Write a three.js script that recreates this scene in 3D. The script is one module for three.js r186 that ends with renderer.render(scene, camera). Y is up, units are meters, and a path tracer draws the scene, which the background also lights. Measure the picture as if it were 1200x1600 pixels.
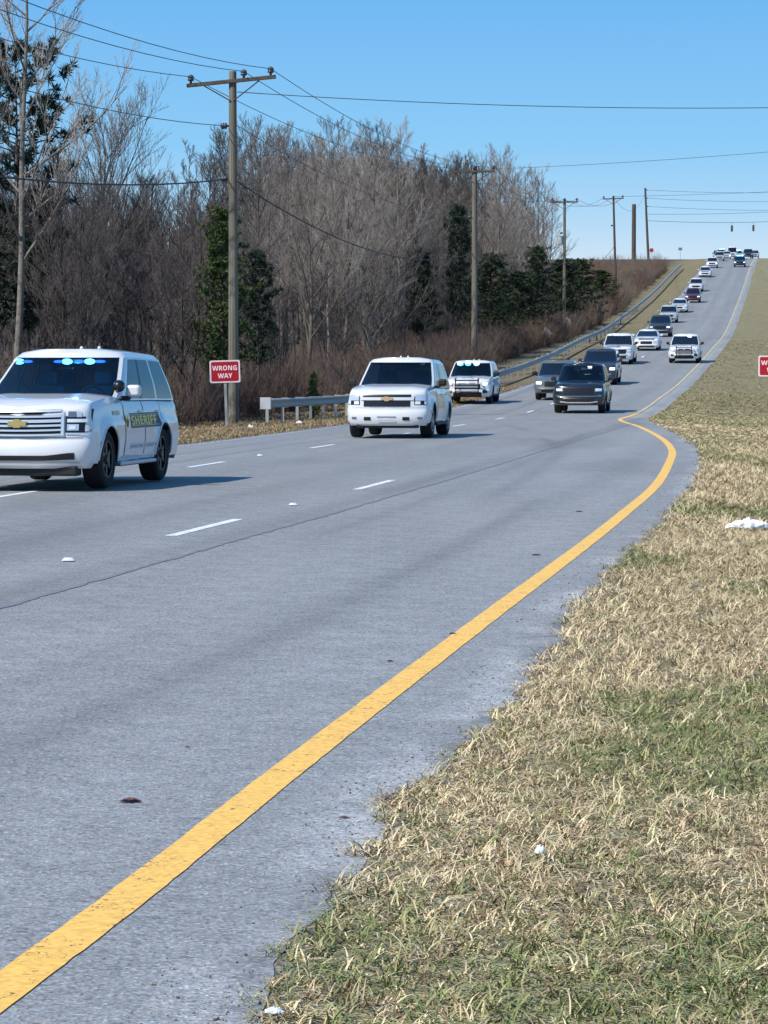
import * as THREE from 'three';
import { mergeGeometries, mergeVertices, toCreasedNormals } from 'three/addons/utils/BufferGeometryUtils.js';
import { RoundedBoxGeometry } from 'three/addons/geometries/RoundedBoxGeometry.js';

// ---------------------------------------------------------------- camera, sky, sun, exposure
const scene = new THREE.Scene();
const FOCAL = 4500, EYE = 1.62, PITCH = Math.atan(220 / FOCAL);   // photograph 1200 x 1600
const camera = new THREE.PerspectiveCamera(2 * Math.atan(800 / FOCAL) * 180 / Math.PI, 0.75, 0.1, 6000);
camera.position.set(0, EYE, 0);
camera.rotation.set(-PITCH, 0, 0);
scene.add(camera);

const renderer = new THREE.WebGLRenderer({ antialias: true });
renderer.setSize(768, 1024);
renderer.toneMapping = THREE.LinearToneMapping;
renderer.toneMappingExposure = 1.1;
renderer.shadowMap.enabled = true;

const skyStops = [[-90, .12, .12, .11], [-4, .2, .22, .24], [-1, .42, .56, .72], [1.6, .60, .72, .84], [2.3, .54, .70, .84], [3.1, .39, .63, .85], [4.4, .25, .55, .85], [7.5, .145, .43, .81], [14, .10, .35, .74], [30, .07, .24, .56], [60, .05, .175, .44], [90, .045, .16, .40]];
{
  const w = 512, h = 1024, data = new Float32Array(w * h * 4);
  for (let j = 0; j < h; j++) {
    const el = ((j + .5) / h - .5) * 180;
    let k = 0; while (k < skyStops.length - 2 && el > skyStops[k + 1][0]) k++;
    const a = skyStops[k], b = skyStops[k + 1], t = Math.min(1, Math.max(0, (el - a[0]) / (b[0] - a[0])));
    for (let i = 0; i < w; i++) {
      const o = (j * w + i) * 4;
      for (let c = 0; c < 3; c++) data[o + c] = a[c + 1] + (b[c + 1] - a[c + 1]) * t;
      data[o + 3] = 1;
    }
  }
  const sky = new THREE.DataTexture(data, w, h, THREE.RGBAFormat, THREE.FloatType);
  sky.mapping = THREE.EquirectangularReflectionMapping;
  sky.magFilter = sky.minFilter = THREE.LinearFilter; sky.needsUpdate = true;
  scene.background = sky; scene.environment = sky;
}
const sun = new THREE.DirectionalLight(new THREE.Color(1, .955, .89), 4.6);
sun.position.set(-64, 84, 52); sun.target.position.set(0, 0, -60);
sun.position.add(sun.target.position);
sun.castShadow = true; sun.shadow.mapSize.set(4096, 4096); sun.shadow.radius = 1;
Object.assign(sun.shadow.camera, { left: -160, right: 160, top: 160, bottom: -160, near: 1, far: 500 });
scene.add(sun, sun.target);

// ---------------------------------------------------------------- helpers
const V = (x, y, z) => new THREE.Vector3(x, y, z);
function rngOf(seed) { let a = seed >>> 0; return () => { a = (a + 0x6D2B79F5) >>> 0; let t = a; t = Math.imul(t ^ (t >>> 15), t | 1); t ^= t + Math.imul(t ^ (t >>> 7), t | 61); return ((t ^ (t >>> 14)) >>> 0) / 4294967296; }; }
const clamp = (x, a = 0, b = 1) => Math.min(b, Math.max(a, x));
const lerp = (a, b, t) => a + (b - a) * t;
const sstep = (a, b, x) => { const t = clamp((x - a) / (b - a)); return t * t * (3 - 2 * t); };
const hash2 = (i, j, s = 0) => { let h = Math.imul(i, 374761393) + Math.imul(j, 668265263) + Math.imul(s, 974634777); h = Math.imul(h ^ (h >>> 13), 1274126177); return ((h ^ (h >>> 16)) >>> 0) / 4294967296; };
function noise(x, y, s = 0) {
  const i = Math.floor(x), j = Math.floor(y), u = x - i, v = y - j, a = u * u * (3 - 2 * u), b = v * v * (3 - 2 * v);
  return lerp(lerp(hash2(i, j, s), hash2(i + 1, j, s), a), lerp(hash2(i, j + 1, s), hash2(i + 1, j + 1, s), a), b);
}
const fbm = (x, y, s = 0, o = 4) => { let r = 0, a = .5, n = 0; for (let k = 0; k < o; k++) { r += a * noise(x, y, s + k * 17); n += a; a *= .5; x *= 2.03; y *= 2.03; } return r / n; };
function curve(pts) {                                  // smooth interpolation through [x, y] pairs
  const n = pts.length, m = pts.map((p, i) => { const a = pts[Math.max(0, i - 1)], b = pts[Math.min(n - 1, i + 1)]; return (b[1] - a[1]) / (b[0] - a[0]); });
  return x => {
    if (x <= pts[0][0]) return pts[0][1] + m[0] * (x - pts[0][0]);
    if (x >= pts[n - 1][0]) return pts[n - 1][1] + m[n - 1] * (x - pts[n - 1][0]);
    let k = 0; while (x > pts[k + 1][0]) k++;
    const a = pts[k], b = pts[k + 1], d = b[0] - a[0], t = (x - a[0]) / d, t2 = t * t, t3 = t2 * t;
    return (2 * t3 - 3 * t2 + 1) * a[1] + (t3 - 2 * t2 + t) * d * m[k] + (-2 * t3 + 3 * t2) * b[1] + (t3 - t2) * d * m[k + 1];
  };
}
const table = (tab, t) => { if (t <= tab[0][0]) return tab[0][1]; for (let k = 0; k < tab.length - 1; k++) if (t <= tab[k + 1][0]) return lerp(tab[k][1], tab[k + 1][1], (t - tab[k][0]) / (tab[k + 1][0] - tab[k][0])); return tab[tab.length - 1][1]; };
const taken = new Set();
function numbered(name) { if (!taken.has(name)) { taken.add(name); return name; } let k = 1, n; do n = name + '_' + String(k++).padStart(3, '0'); while (taken.has(n)); taken.add(n); return n; }
function tag(o, label, category, group, kind) { o.userData = {}; if (label) o.userData.label = label; if (category) o.userData.category = category; if (group) o.userData.group = group; if (kind) o.userData.kind = kind; return o; }
function thing(name, label, category, group) { const g = new THREE.Group(); g.name = numbered(name); tag(g, label, category, group); scene.add(g); return g; }
function part(name, geo, mat, parent) { const m = new THREE.Mesh(geo, mat); m.name = name; m.castShadow = m.receiveShadow = true; parent.add(m); return m; }
function solo(name, geo, mat, label, category, group) { const m = new THREE.Mesh(geo, mat); m.name = numbered(name); m.castShadow = m.receiveShadow = true; tag(m, label, category, group); scene.add(m); return m; }
function setting(name, geo, mat) { const m = new THREE.Mesh(geo, mat); m.name = numbered(name); m.castShadow = m.receiveShadow = true; m.userData.kind = 'structure'; scene.add(m); return m; }
const rgb = (r, g, b) => new THREE.Color().setRGB(r, g, b);
const std = (r, g, b, rough = .8, o = {}) => new THREE.MeshStandardMaterial({ color: rgb(r, g, b), roughness: rough, ...o });
const phys = (r, g, b, rough, o = {}) => new THREE.MeshPhysicalMaterial({ color: rgb(r, g, b), roughness: rough, ...o });
const cp = Math.cos(PITCH), sp = Math.sin(PITCH);
function ray(px, py) { const x = (px - 600) / FOCAL, y = -(py - 800) / FOCAL; return [x, y * cp - sp, -(y * sp) - cp]; }
function at(px, py, depth) { const r = ray(px, py), k = depth / -r[2]; return V(r[0] * k, EYE + r[1] * k, -depth); }   // the point of the place seen at a pixel, at a real distance
function onFlat(px, py) { const r = ray(px, py), k = -EYE / r[1]; return [r[0] * k, -r[2] * k]; }                        // [X, Z] on the level ground near the camera
class MB {                                            // collects triangles; build() gives one geometry
  constructor() { this.p = []; this.n = []; this.i = []; this.c = null; }
  vert(x, y, z, a, b, c) { this.p.push(x, y, z); this.n.push(a, b, c); return this.p.length / 3 - 1; }
  tube(pts, rad, sides = 4, cap = false) {
    const base = this.p.length / 3, n = pts.length, d = V(), u = V(), w = V(), ref = V();
    for (let k = 0; k < n; k++) {
      d.subVectors(pts[Math.min(n - 1, k + 1)], pts[Math.max(0, k - 1)]).normalize();
      if (k === 0) ref.set(Math.abs(d.y) > .9 ? 1 : 0, Math.abs(d.y) > .9 ? 0 : 1, 0);
      u.crossVectors(d, ref).normalize(); w.crossVectors(d, u);
      for (let s = 0; s < sides; s++) {
        const a = s / sides * 2 * Math.PI, x = Math.cos(a), y = Math.sin(a);
        this.vert(pts[k].x + (u.x * x + w.x * y) * rad[k], pts[k].y + (u.y * x + w.y * y) * rad[k], pts[k].z + (u.z * x + w.z * y) * rad[k], u.x * x + w.x * y, u.y * x + w.y * y, u.z * x + w.z * y);
      }
    }
    for (let k = 0; k < n - 1; k++) for (let s = 0; s < sides; s++) {
      const a = base + k * sides + s, b = base + k * sides + (s + 1) % sides;
      this.i.push(a, b, a + sides, b, b + sides, a + sides);
    }
    if (cap) for (let s = 1; s < sides - 1; s++) { const q = base + (n - 1) * sides; this.i.push(q, q + s, q + s + 1); this.i.push(base, base + s + 1, base + s); }
  }
  spike(a, b, r) {                                    // three-sided point
    const d = V().subVectors(b, a).normalize(), u = V(Math.abs(d.y) > .9 ? 1 : 0, Math.abs(d.y) > .9 ? 0 : 1, 0).cross(d).normalize(), w = V().crossVectors(d, u), o = this.p.length / 3;
    for (let s = 0; s < 3; s++) { const t = s * 2.0944, x = Math.cos(t), y = Math.sin(t), nx = u.x * x + w.x * y, ny = u.y * x + w.y * y, nz = u.z * x + w.z * y; this.vert(a.x + nx * r, a.y + ny * r, a.z + nz * r, nx, ny, nz); }
    this.vert(b.x, b.y, b.z, d.x, d.y, d.z);
    this.i.push(o, o + 1, o + 3, o + 1, o + 2, o + 3, o + 2, o, o + 3);
  }
  tri(a, b, c) { const n = V().subVectors(b, a).cross(V().subVectors(c, a)).normalize(); const o = this.p.length / 3; for (const q of [a, b, c]) this.vert(q.x, q.y, q.z, n.x, n.y, n.z); this.i.push(o, o + 1, o + 2); }
  build(uv = true) {
    const g = new THREE.BufferGeometry();
    g.setAttribute('position', new THREE.Float32BufferAttribute(this.p, 3));
    g.setAttribute('normal', new THREE.Float32BufferAttribute(this.n, 3));
    if (uv) { const u = []; for (let k = 0; k < this.p.length; k += 3) u.push(this.p[k] + this.p[k + 2], this.p[k + 1]); g.setAttribute('uv', new THREE.Float32BufferAttribute(u, 2)); }
    g.setIndex(this.i); return g;
  }
}
function texture(n, f, srgb = true) {                 // f(u, v) -> [r, g, b] 0..255
  const d = new Uint8Array(n * n * 4);
  for (let j = 0; j < n; j++) for (let i = 0; i < n; i++) { const c = f(i, j), o = (j * n + i) * 4; d[o] = c[0]; d[o + 1] = c[1]; d[o + 2] = c[2]; d[o + 3] = 255; }
  const t = new THREE.DataTexture(d, n, n); t.wrapS = t.wrapT = THREE.RepeatWrapping; t.magFilter = THREE.LinearFilter; t.minFilter = THREE.LinearMipmapLinearFilter; t.generateMipmaps = true;
  if (srgb) t.colorSpace = THREE.SRGBColorSpace; t.needsUpdate = true; return t;
}
const wrapNoise = (i, j, n, cell, s) => { const c = n / cell, x = i / cell, y = j / cell, a = Math.floor(x), b = Math.floor(y), u = x - a, v = y - b, p = u * u * (3 - 2 * u), q = v * v * (3 - 2 * v), H = (m, k) => hash2(((m % c) + c) % c, ((k % c) + c) % c, s); return lerp(lerp(H(a, b), H(a + 1, b), p), lerp(H(a, b + 1), H(a + 1, b + 1), p), q); };
const boxAt = (w, h, d, x, y, z, r = 0) => { const g = r ? new RoundedBoxGeometry(w, h, d, 2, r) : new THREE.BoxGeometry(w, h, d); g.translate(x, y, z); return g; };

// ---------------------------------------------------------------- the lie of the land (X right, Z distance from the camera, metres)
const R = curve([[-40, -12.6], [0, -6.5], [28.3, -2.1], [39.4, -.38], [60, 2.6], [97, 8.0], [132, 12.7], [164, 17.2], [188, 20.7], [224, 25.8], [335, 40.8], [415, 51.9], [505, 64.3], [600, 77.5], [800, 105], [1000, 132]]);   // lane line by the turn lane, then the yellow median line
const E = curve([[-60, 0], [60, 0], [95, 0], [110, .06], [128, .35], [155, 1.0], [185, 2.15], [214, 3.35], [257, 4.85], [300, 6.9], [330, 8.6], [360, 10.45], [385, 12.2], [430, 15.5], [475, 18.6], [520, 21.4], [560, 23.45], [600, 24.95], [640, 26], [700, 26.6], [800, 26], [1000, 22], [1600, 2]]);
const leftOff = Z => -7.6 - .3 * sstep(66, 90, Z);
const nearEdge = [[400, 1590], [470, 1470], [604, 1312], [602, 1258], [690, 1205], [830, 1050], [920, 930], [1050, 800], [1094, 735], [1092, 702], [1060, 680], [1012, 656]].map(p => onFlat(...p)).map(([x, z]) => [z, x]);
const edgeNear = curve([[-40, -2.8], [0, -.85], [4, -.58], ...nearEdge]);
const rightEdge = Z => { const f = R(Z) + .8; if (Z > 112) return f; const n = edgeNear(Math.min(Z, 97)); return Z > 92 ? lerp(n + (Z > 97 ? (Z - 97) * .12 : 0), f, sstep(92, 112, Z)) : n; };
const rightRag = Z => rightEdge(Z) + .07 * (noise(Z * 2.2, 3) - .5) + .035 * (noise(Z * 6, 9) - .5) + .06 * (noise(Z * .9, 4) - .5);
const leftEdge = Z => R(Z) + leftOff(Z);
function groundY(X, Z) {
  const e = E(Z), o = X - R(Z), lo = leftOff(Z);
  let y = e - .014;
  if (o < lo) { const d = lo - o; y += -.02 - .18 * sstep(0, 5, d) + .12 * (fbm(X * .35, Z * .35, 5) - .5) * sstep(1, 6, d) + .5 * (fbm(X * .05, Z * .05, 8) - .5) * sstep(6, 20, d); }
  const dr = X - (Z < 120 ? rightRag(Z) : rightEdge(Z));
  if (dr > -.1) y += (Z < 120 ? .011 : .004) * sstep(-.12, 0, dr) + .05 * (fbm(X * 1.3, Z * 1.3, 6) - .38) * sstep(.05, .7, dr) - .25 * sstep(1, 9, dr) * sstep(30, 120, Z);
  return y;
}
const zRows = []; for (let z = -30; z < 1500;) { zRows.push(z); z += z < 60 ? clamp(Math.abs(z) * .01, .07, 1) : clamp(z * .012, 1, 12); }

// asphalt, concrete shoulder, paint
const speckle = texture(1024, (i, j) => {
  const a = hash2(i, j, 1), b = wrapNoise(i, j, 1024, 4, 2), c = wrapNoise(i, j, 1024, 8, 3), d = wrapNoise(i, j, 1024, 64, 4), e = wrapNoise(i, j, 1024, 16, 8);
  let v = 190 + (a - .5) * 26 + (b - .5) * 60 + (c - .5) * 32 + (d - .5) * 16 + (e - .5) * 14;
  if (b > .86 && c > .5) v += 34; if (c < .16) v -= 20;
  const w = (wrapNoise(i, j, 1024, 8, 21) - .5) * 14;
  return [clamp(v + w, 20, 255), clamp(v, 20, 255), clamp(v - w * .6, 20, 255)];
});
const speckleBump = texture(1024, (i, j) => { const v = 128 + (wrapNoise(i, j, 1024, 4, 2) - .5) * 150 + (wrapNoise(i, j, 1024, 8, 3) - .5) * 90; return [v, v, v]; }, false);
const asphalt = new THREE.MeshStandardMaterial({ vertexColors: true, map: speckle, bumpMap: speckleBump, bumpScale: .004, roughness: .78 });
{
  const nx = 96, pos = [], uv = [], col = [], idx = [];
  const seamR = Z => R(Z) + .82;
  zRows.filter(z => z < 1100).forEach((Z, k) => {
    const l = leftEdge(Z), r = rightRag(Z), e = E(Z);
    for (let i = 0; i <= nx; i++) {
      const f = 1 - Math.pow(1 - i / nx, 1.7), X = lerp(l, r, f), o = X - R(Z), lane = o < -4.2 ? (o + 6) / 1.8 : o < 0 ? (o + 2.1) / 2 : (o - 2) / 2;
      pos.push(X, e, -Z); uv.push(X / 1.9, Z / 1.9);
      let v = 1 + .16 * (fbm(X * .8, Z * .25, 11) - .5) + .20 * (fbm(o * 2.2, Z * .03, 12) - .5) + .12 * (fbm(X * 3, Z * 3, 14) - .5);
      v *= 1 - .07 * Math.exp(-Math.pow((Math.abs(lane) - .45) / .2, 2));                       // polished wheel tracks
      if (X < seamR(Z)) v *= .96;
      v *= 1 - .2 * Math.exp(-Math.pow((o - .55 + .25 * (fbm(Z * .1, 2, 23) - .5)) / .22, 2)) * (.4 + .9 * noise(Z * .2, 7, 24));   // dark band beside the seam
      for (const [c, k, w, d] of [[2.3, .006, .16, .2], [3.1, .011, .14, .17], [1.5, .003, .12, .15], [-1.2, .002, .2, .1]]) v *= 1 - d * Math.exp(-Math.pow((o - c + k * (Z - 20) * (Z - 20) * .12) / w, 2)) * sstep(.35, .6, noise(Z * .12, c * 9, 25)) * (Z < 90 ? 1 : 0);   // tyre marks sweeping into the turn lane
      v *= 1 - .12 * sstep(.63, .74, fbm(X * .25 + 4, Z * .06, 15));                              // old stains
      const dr = r - X;
      if (Z < 70) { const g = sstep(.42, .05, dr) * sstep(.5, .64, fbm(X * 1.6, Z * 1.1, 44)); v *= 1 + .42 * g; v *= 1 - .3 * sstep(.16, .02, dr) * sstep(.46, .6, fbm(X * 4, Z * 3, 45)); }   // sand and dirt along the broken edge
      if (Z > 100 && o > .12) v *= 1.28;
      const q = noise(X * .4, Z * .1, 19) - .5;
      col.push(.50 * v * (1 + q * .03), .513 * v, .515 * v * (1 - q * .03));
      if (i && k) { const a = k * (nx + 1) + i; idx.push(a - nx - 2, a - nx - 1, a - 1, a - nx - 1, a, a - 1); }
    }
  });
  const g = new THREE.BufferGeometry();
  g.setAttribute('position', new THREE.Float32BufferAttribute(pos, 3)); g.setAttribute('uv', new THREE.Float32BufferAttribute(uv, 2)); g.setAttribute('color', new THREE.Float32BufferAttribute(col, 3)); g.setIndex(idx); g.computeVertexNormals();
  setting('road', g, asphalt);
}
const paintTex = (r, g, b, w) => texture(512, (i, j) => { const a = wrapNoise(i, j, 512, 4, 71) * .5 + wrapNoise(i, j, 512, 16, 72) * .3 + wrapNoise(i, j, 512, 64, 73) * .2, k = a > w ? .55 : 1, n = 1 + (wrapNoise(i, j, 512, 8, 74) - .5) * .16; return [r * k * n, g * k * n, b * (k + (1 - k) * .4) * n].map(x => clamp(x, 0, 255)); });
const yellowPaint = new THREE.MeshStandardMaterial({ map: paintTex(244, 192, 92, .74), roughness: .6 });
const paleYellow = new THREE.MeshStandardMaterial({ map: paintTex(214, 198, 150, .6), roughness: .7 });
const whitePaint = new THREE.MeshStandardMaterial({ map: paintTex(232, 234, 236, .7), roughness: .6 });
const wornWhite = new THREE.MeshStandardMaterial({ map: paintTex(196, 204, 214, .52), roughness: .7 });
function stripe(name, center, width, z0, z1, mat, step, lift = .0035, rag = .006, label) {       // thin sheet laid on the road
  const pos = [], uv = [], idx = []; let k = 0;
  for (let z = z0; ; z += step(z)) {
    z = Math.min(z, z1);
    const d = .3, a = center(z - d), b = center(z + d), h = Math.hypot(b - a, 2 * d), nx = 2 * d / h, nz = -(b - a) / h, c = center(z);
    for (const s of [-1, 0, 1]) { const w = width / 2 + rag * (noise(z * 9, s * 5 + 3, 88) - .5), X = c + nx * w * s, Z = z + nz * w * s; pos.push(X, E(Z) + lift, -Z); uv.push(X, Z); }
    if (k) for (const s of [0, 1]) { const q = k * 3 + s; idx.push(q - 3, q - 2, q, q - 2, q + 1, q); }
    k++; if (z >= z1) break;
  }
  const g = new THREE.BufferGeometry(); g.setAttribute('position', new THREE.Float32BufferAttribute(pos, 3)); g.setAttribute('uv', new THREE.Float32BufferAttribute(uv, 2)); g.setIndex(idx); g.computeVertexNormals();
  return setting(name, g, mat);
}
const yellowNear = [[-45, 1585], [215, 1390], [445, 1207], [715, 1000], [815, 925], [915, 850], [975, 802], [1025, 758], [1047, 720], [1050, 704], [1035, 686], [1000, 667], [966, 654]].map(p => onFlat(...p)).map(([x, z]) => [z, x]);
const yellowLine = curve([[-20, -4.6], [4, -1.5], ...yellowNear.slice(0, -1), [96, 7.86], [103, R(103) - .04], [110, R(110)], [118, R(118)]]);
stripe('yellow_line', yellowLine, .15, 2, 108, yellowPaint, z => clamp(z * .012, .1, 1));
stripe('median_line', R, .13, 108, 700, paleYellow, z => clamp(z * .012, .6, 6), .012);
for (let k = 0; k < 2; k++) stripe('lane_dash', R, .12, [28.3, 39.4][k], [31.5, 42.8][k], whitePaint, () => .5);
for (let k = 0; k < 14; k++) stripe('lane_dash', z => R(z) - 4.25, .12, 36.4 + k * 12.15, 39.4 + k * 12.15, whitePaint, () => .5);
stripe('edge_line', z => leftEdge(z) + .3, .1, 30, 600, wornWhite, z => clamp(z * .012, .5, 6));
const tar = std(.19, .198, .212, .7);
stripe('tar_seam', z => R(z) + .82 + .05 * (noise(z * .25, 1, 91) - .5), .055, 14, 92, tar, z => .2, .004, .05);
stripe('tar_crack', curve([[17.5, .9], [17.56, 1.02], [17.8, 1.5]]), .012, 17.45, 17.7, tar, () => .05, .004, .01);
{ // a stubby pavement marker between the dashes, each a thing of its own
  const g = new THREE.CylinderGeometry(.045, .075, .022, 4, 1); g.rotateY(Math.PI / 4);
  const m = std(.72, .74, .74, .5), where = ['nearest white pavement marker on the lane line by the turn lane', 'second white pavement marker on the line by the turn lane, below the passing dash', 'small white pavement marker on the far lane line beside the white suv'];
  [[24.5, 0], [34.7, 0], [55, -4.25]].forEach(([z, o], k) => { const b = solo('pavement_marker', g, m, where[k], 'road marker', 'raised markers along the lane lines'); b.position.set(R(z) + o, E(z) + .022, -z); });
}

// ground: one sheet
const turf = texture(1024, (i, j) => {
  let v = .5 * wrapNoise(i, j, 1024, 4, 31) + .3 * wrapNoise(i * 1, j, 1024, 8, 32) + .2 * wrapNoise(i, j, 1024, 32, 33);
  const s = wrapNoise(i, j, 1024, 2, 35), w = wrapNoise(i, j, 1024, 64, 36) - .5; v = 70 + 250 * v * (.7 + .5 * s);
  return [clamp(v + w * 20, 0, 255), clamp(v, 0, 255), clamp(v - w * 18 - 6, 0, 255)];
});
const turfBump = texture(512, (i, j) => { const v = 255 * (.6 * wrapNoise(i, j, 512, 4, 31) + .4 * wrapNoise(i, j, 512, 16, 32)); return [v, v, v]; }, false);
const greenness = (X, Z) => { let g = sstep(.44, .64, fbm(X * .55 + 7, Z * .3, 61, 3)); if (Z > 60) g = lerp(g, .55 + .45 * fbm(X * .2, Z * .05, 66, 3), sstep(75, 120, Z)); if (Z < 16) g = clamp(g * .85 + .2 * sstep(16, 10, Z) + .3 * (fbm(X * 2, Z * 1.2, 69) - .5)); if (Z > 28 && Z < 85) g *= .35 + .65 * sstep(.58, .7, fbm(X * .3, Z * .12, 67)); return g; };
{
  const offL = [-700, -400, -220, -130, -90, -65, -50, -40, -33, -28, -24, -21, -19, -17, -15.5, -14, -12.5, -11, -9.5, -8.6];
  const offR = [.0, .08, .2, .4, .7, 1, 1.4, 2, 2.7, 3.5, 4.5, 6, 8, 11, 15, 22, 35, 60, 110, 220, 500, 900];
  const pos = [], uv = [], col = [], idx = []; let n = 0;
  zRows.concat([1600, 2200, 3200]).forEach((Z, k) => {
    const row = [];
    for (const o of offL) row.push(R(Z) + o + 0);
    row.push(leftEdge(Z) - .12, leftEdge(Z) + .25);
    for (const f of [.25, .5, .75]) row.push(lerp(leftEdge(Z), rightEdge(Z), f));
    row.push(rightEdge(Z) - .25, (Z < 120 ? rightRag(Z) : rightEdge(Z)) - .1);
    for (const o of offR) row.push((Z < 120 ? rightRag(Z) : rightEdge(Z)) + o);
    n = row.length;
    row.forEach((X, i) => {
      const inRoad = X > leftEdge(Z) + .2 && X < rightEdge(Z) - .2;
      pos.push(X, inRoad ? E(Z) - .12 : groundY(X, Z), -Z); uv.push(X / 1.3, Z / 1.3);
      const o = X - R(Z); let c;
      const a = fbm(X * .4, Z * .2, 51), b = fbm(X * 2, Z * 1.4, 52);
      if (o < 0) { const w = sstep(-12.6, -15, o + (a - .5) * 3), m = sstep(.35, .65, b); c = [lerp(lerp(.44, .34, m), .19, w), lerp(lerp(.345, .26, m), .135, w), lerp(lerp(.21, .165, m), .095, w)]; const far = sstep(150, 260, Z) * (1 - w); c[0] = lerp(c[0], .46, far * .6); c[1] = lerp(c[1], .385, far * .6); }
      else { const g = greenness(X, Z), m = .8 + .4 * b; c = [lerp(.56, .42, g) * m, lerp(.455, .385, g) * m, lerp(.28, .19, g) * m]; const up = sstep(90, 150, Z) * .6; c = [lerp(c[0], .51 * m, up), lerp(c[1], .43 * m, up), lerp(c[2], .25 * m, up)]; const de = X - rightEdge(Z); if (Z < 90 && de < .3) { const k = sstep(.3, .02, de + .2 * (b - .5)); c = [lerp(c[0], .40, k), lerp(c[1], .35, k), lerp(c[2], .28, k)]; } }
      col.push(...c);
      if (i && k) { const q = k * n + i; idx.push(q - n - 1, q - n, q - 1, q - n, q, q - 1); }
    });
  });
  const g = new THREE.BufferGeometry();
  g.setAttribute('position', new THREE.Float32BufferAttribute(pos, 3)); g.setAttribute('uv', new THREE.Float32BufferAttribute(uv, 2)); g.setAttribute('color', new THREE.Float32BufferAttribute(col, 3)); g.setIndex(idx); g.computeVertexNormals();
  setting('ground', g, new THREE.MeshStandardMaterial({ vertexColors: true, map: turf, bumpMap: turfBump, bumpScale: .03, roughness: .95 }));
}

// grass: tufts of curved blades, dead straw and green ones
function tuft(seed, n, len, lean, wid) {
  const r = rngOf(seed), mb = new MB();
  for (let k = 0; k < n; k++) {
    const a = r() * 6.283, l = len * (.5 + .8 * r()), t0 = lean * (.35 + .9 * r()), w = wid * (.7 + .6 * r()), bx = (r() - .5) * len * .7, bz = (r() - .5) * len * .7, ca = Math.cos(a), sa = Math.sin(a);
    let x = 0, y = -.012, th = t0 * .5; const L = [], S = 4;
    for (let s = 0; s <= S; s++) { const ww = w * (s === S ? .12 : 1 - .55 * s / S); L.push([V(bx + x * ca - sa * ww, y, bz + x * sa + ca * ww), V(bx + x * ca + sa * ww, y, bz + x * sa - ca * ww)]); x += Math.sin(th) * l / S; y += Math.cos(th) * l / S; th += t0 * .32 + (r() - .4) * .35; if (y < .004 && s > 1) th = 1.45; }
    for (let s = 0; s < S; s++) { mb.tri(L[s][0], L[s][1], L[s + 1][0]); mb.tri(L[s][1], L[s + 1][1], L[s + 1][0]); }
  }
  return mb.build(false);
}
const grassMat = new THREE.MeshPhysicalMaterial({ color: 0xffffff, roughness: .75, side: THREE.DoubleSide, transmission: 0 });
function grass(name, label, geos, list) {             // list of [X, Z, scale, colour]
  const per = geos.map(() => []); list.forEach((q, k) => per[k % geos.length].push(q));
  per.forEach((l, k) => {
    const im = new THREE.InstancedMesh(geos[k], grassMat, l.length), m = new THREE.Matrix4(), q = new THREE.Quaternion(), e = new THREE.Euler();
    l.forEach(([X, Z, s, c], i) => { e.set((hash2(i, k, 1) - .5) * .5, hash2(i, k, 2) * 6.28, (hash2(i, k, 3) - .5) * .5); m.compose(V(X, groundY(X, Z) + .004, -Z), q.setFromEuler(e), V(s, s * (.6 + .45 * hash2(i, k, 4)), s)); im.setMatrixAt(i, m); im.setColorAt(i, c); });
    im.castShadow = im.receiveShadow = true; im.name = numbered(name); tag(im, label, 'grass', undefined, 'stuff'); scene.add(im);
  });
}
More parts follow.
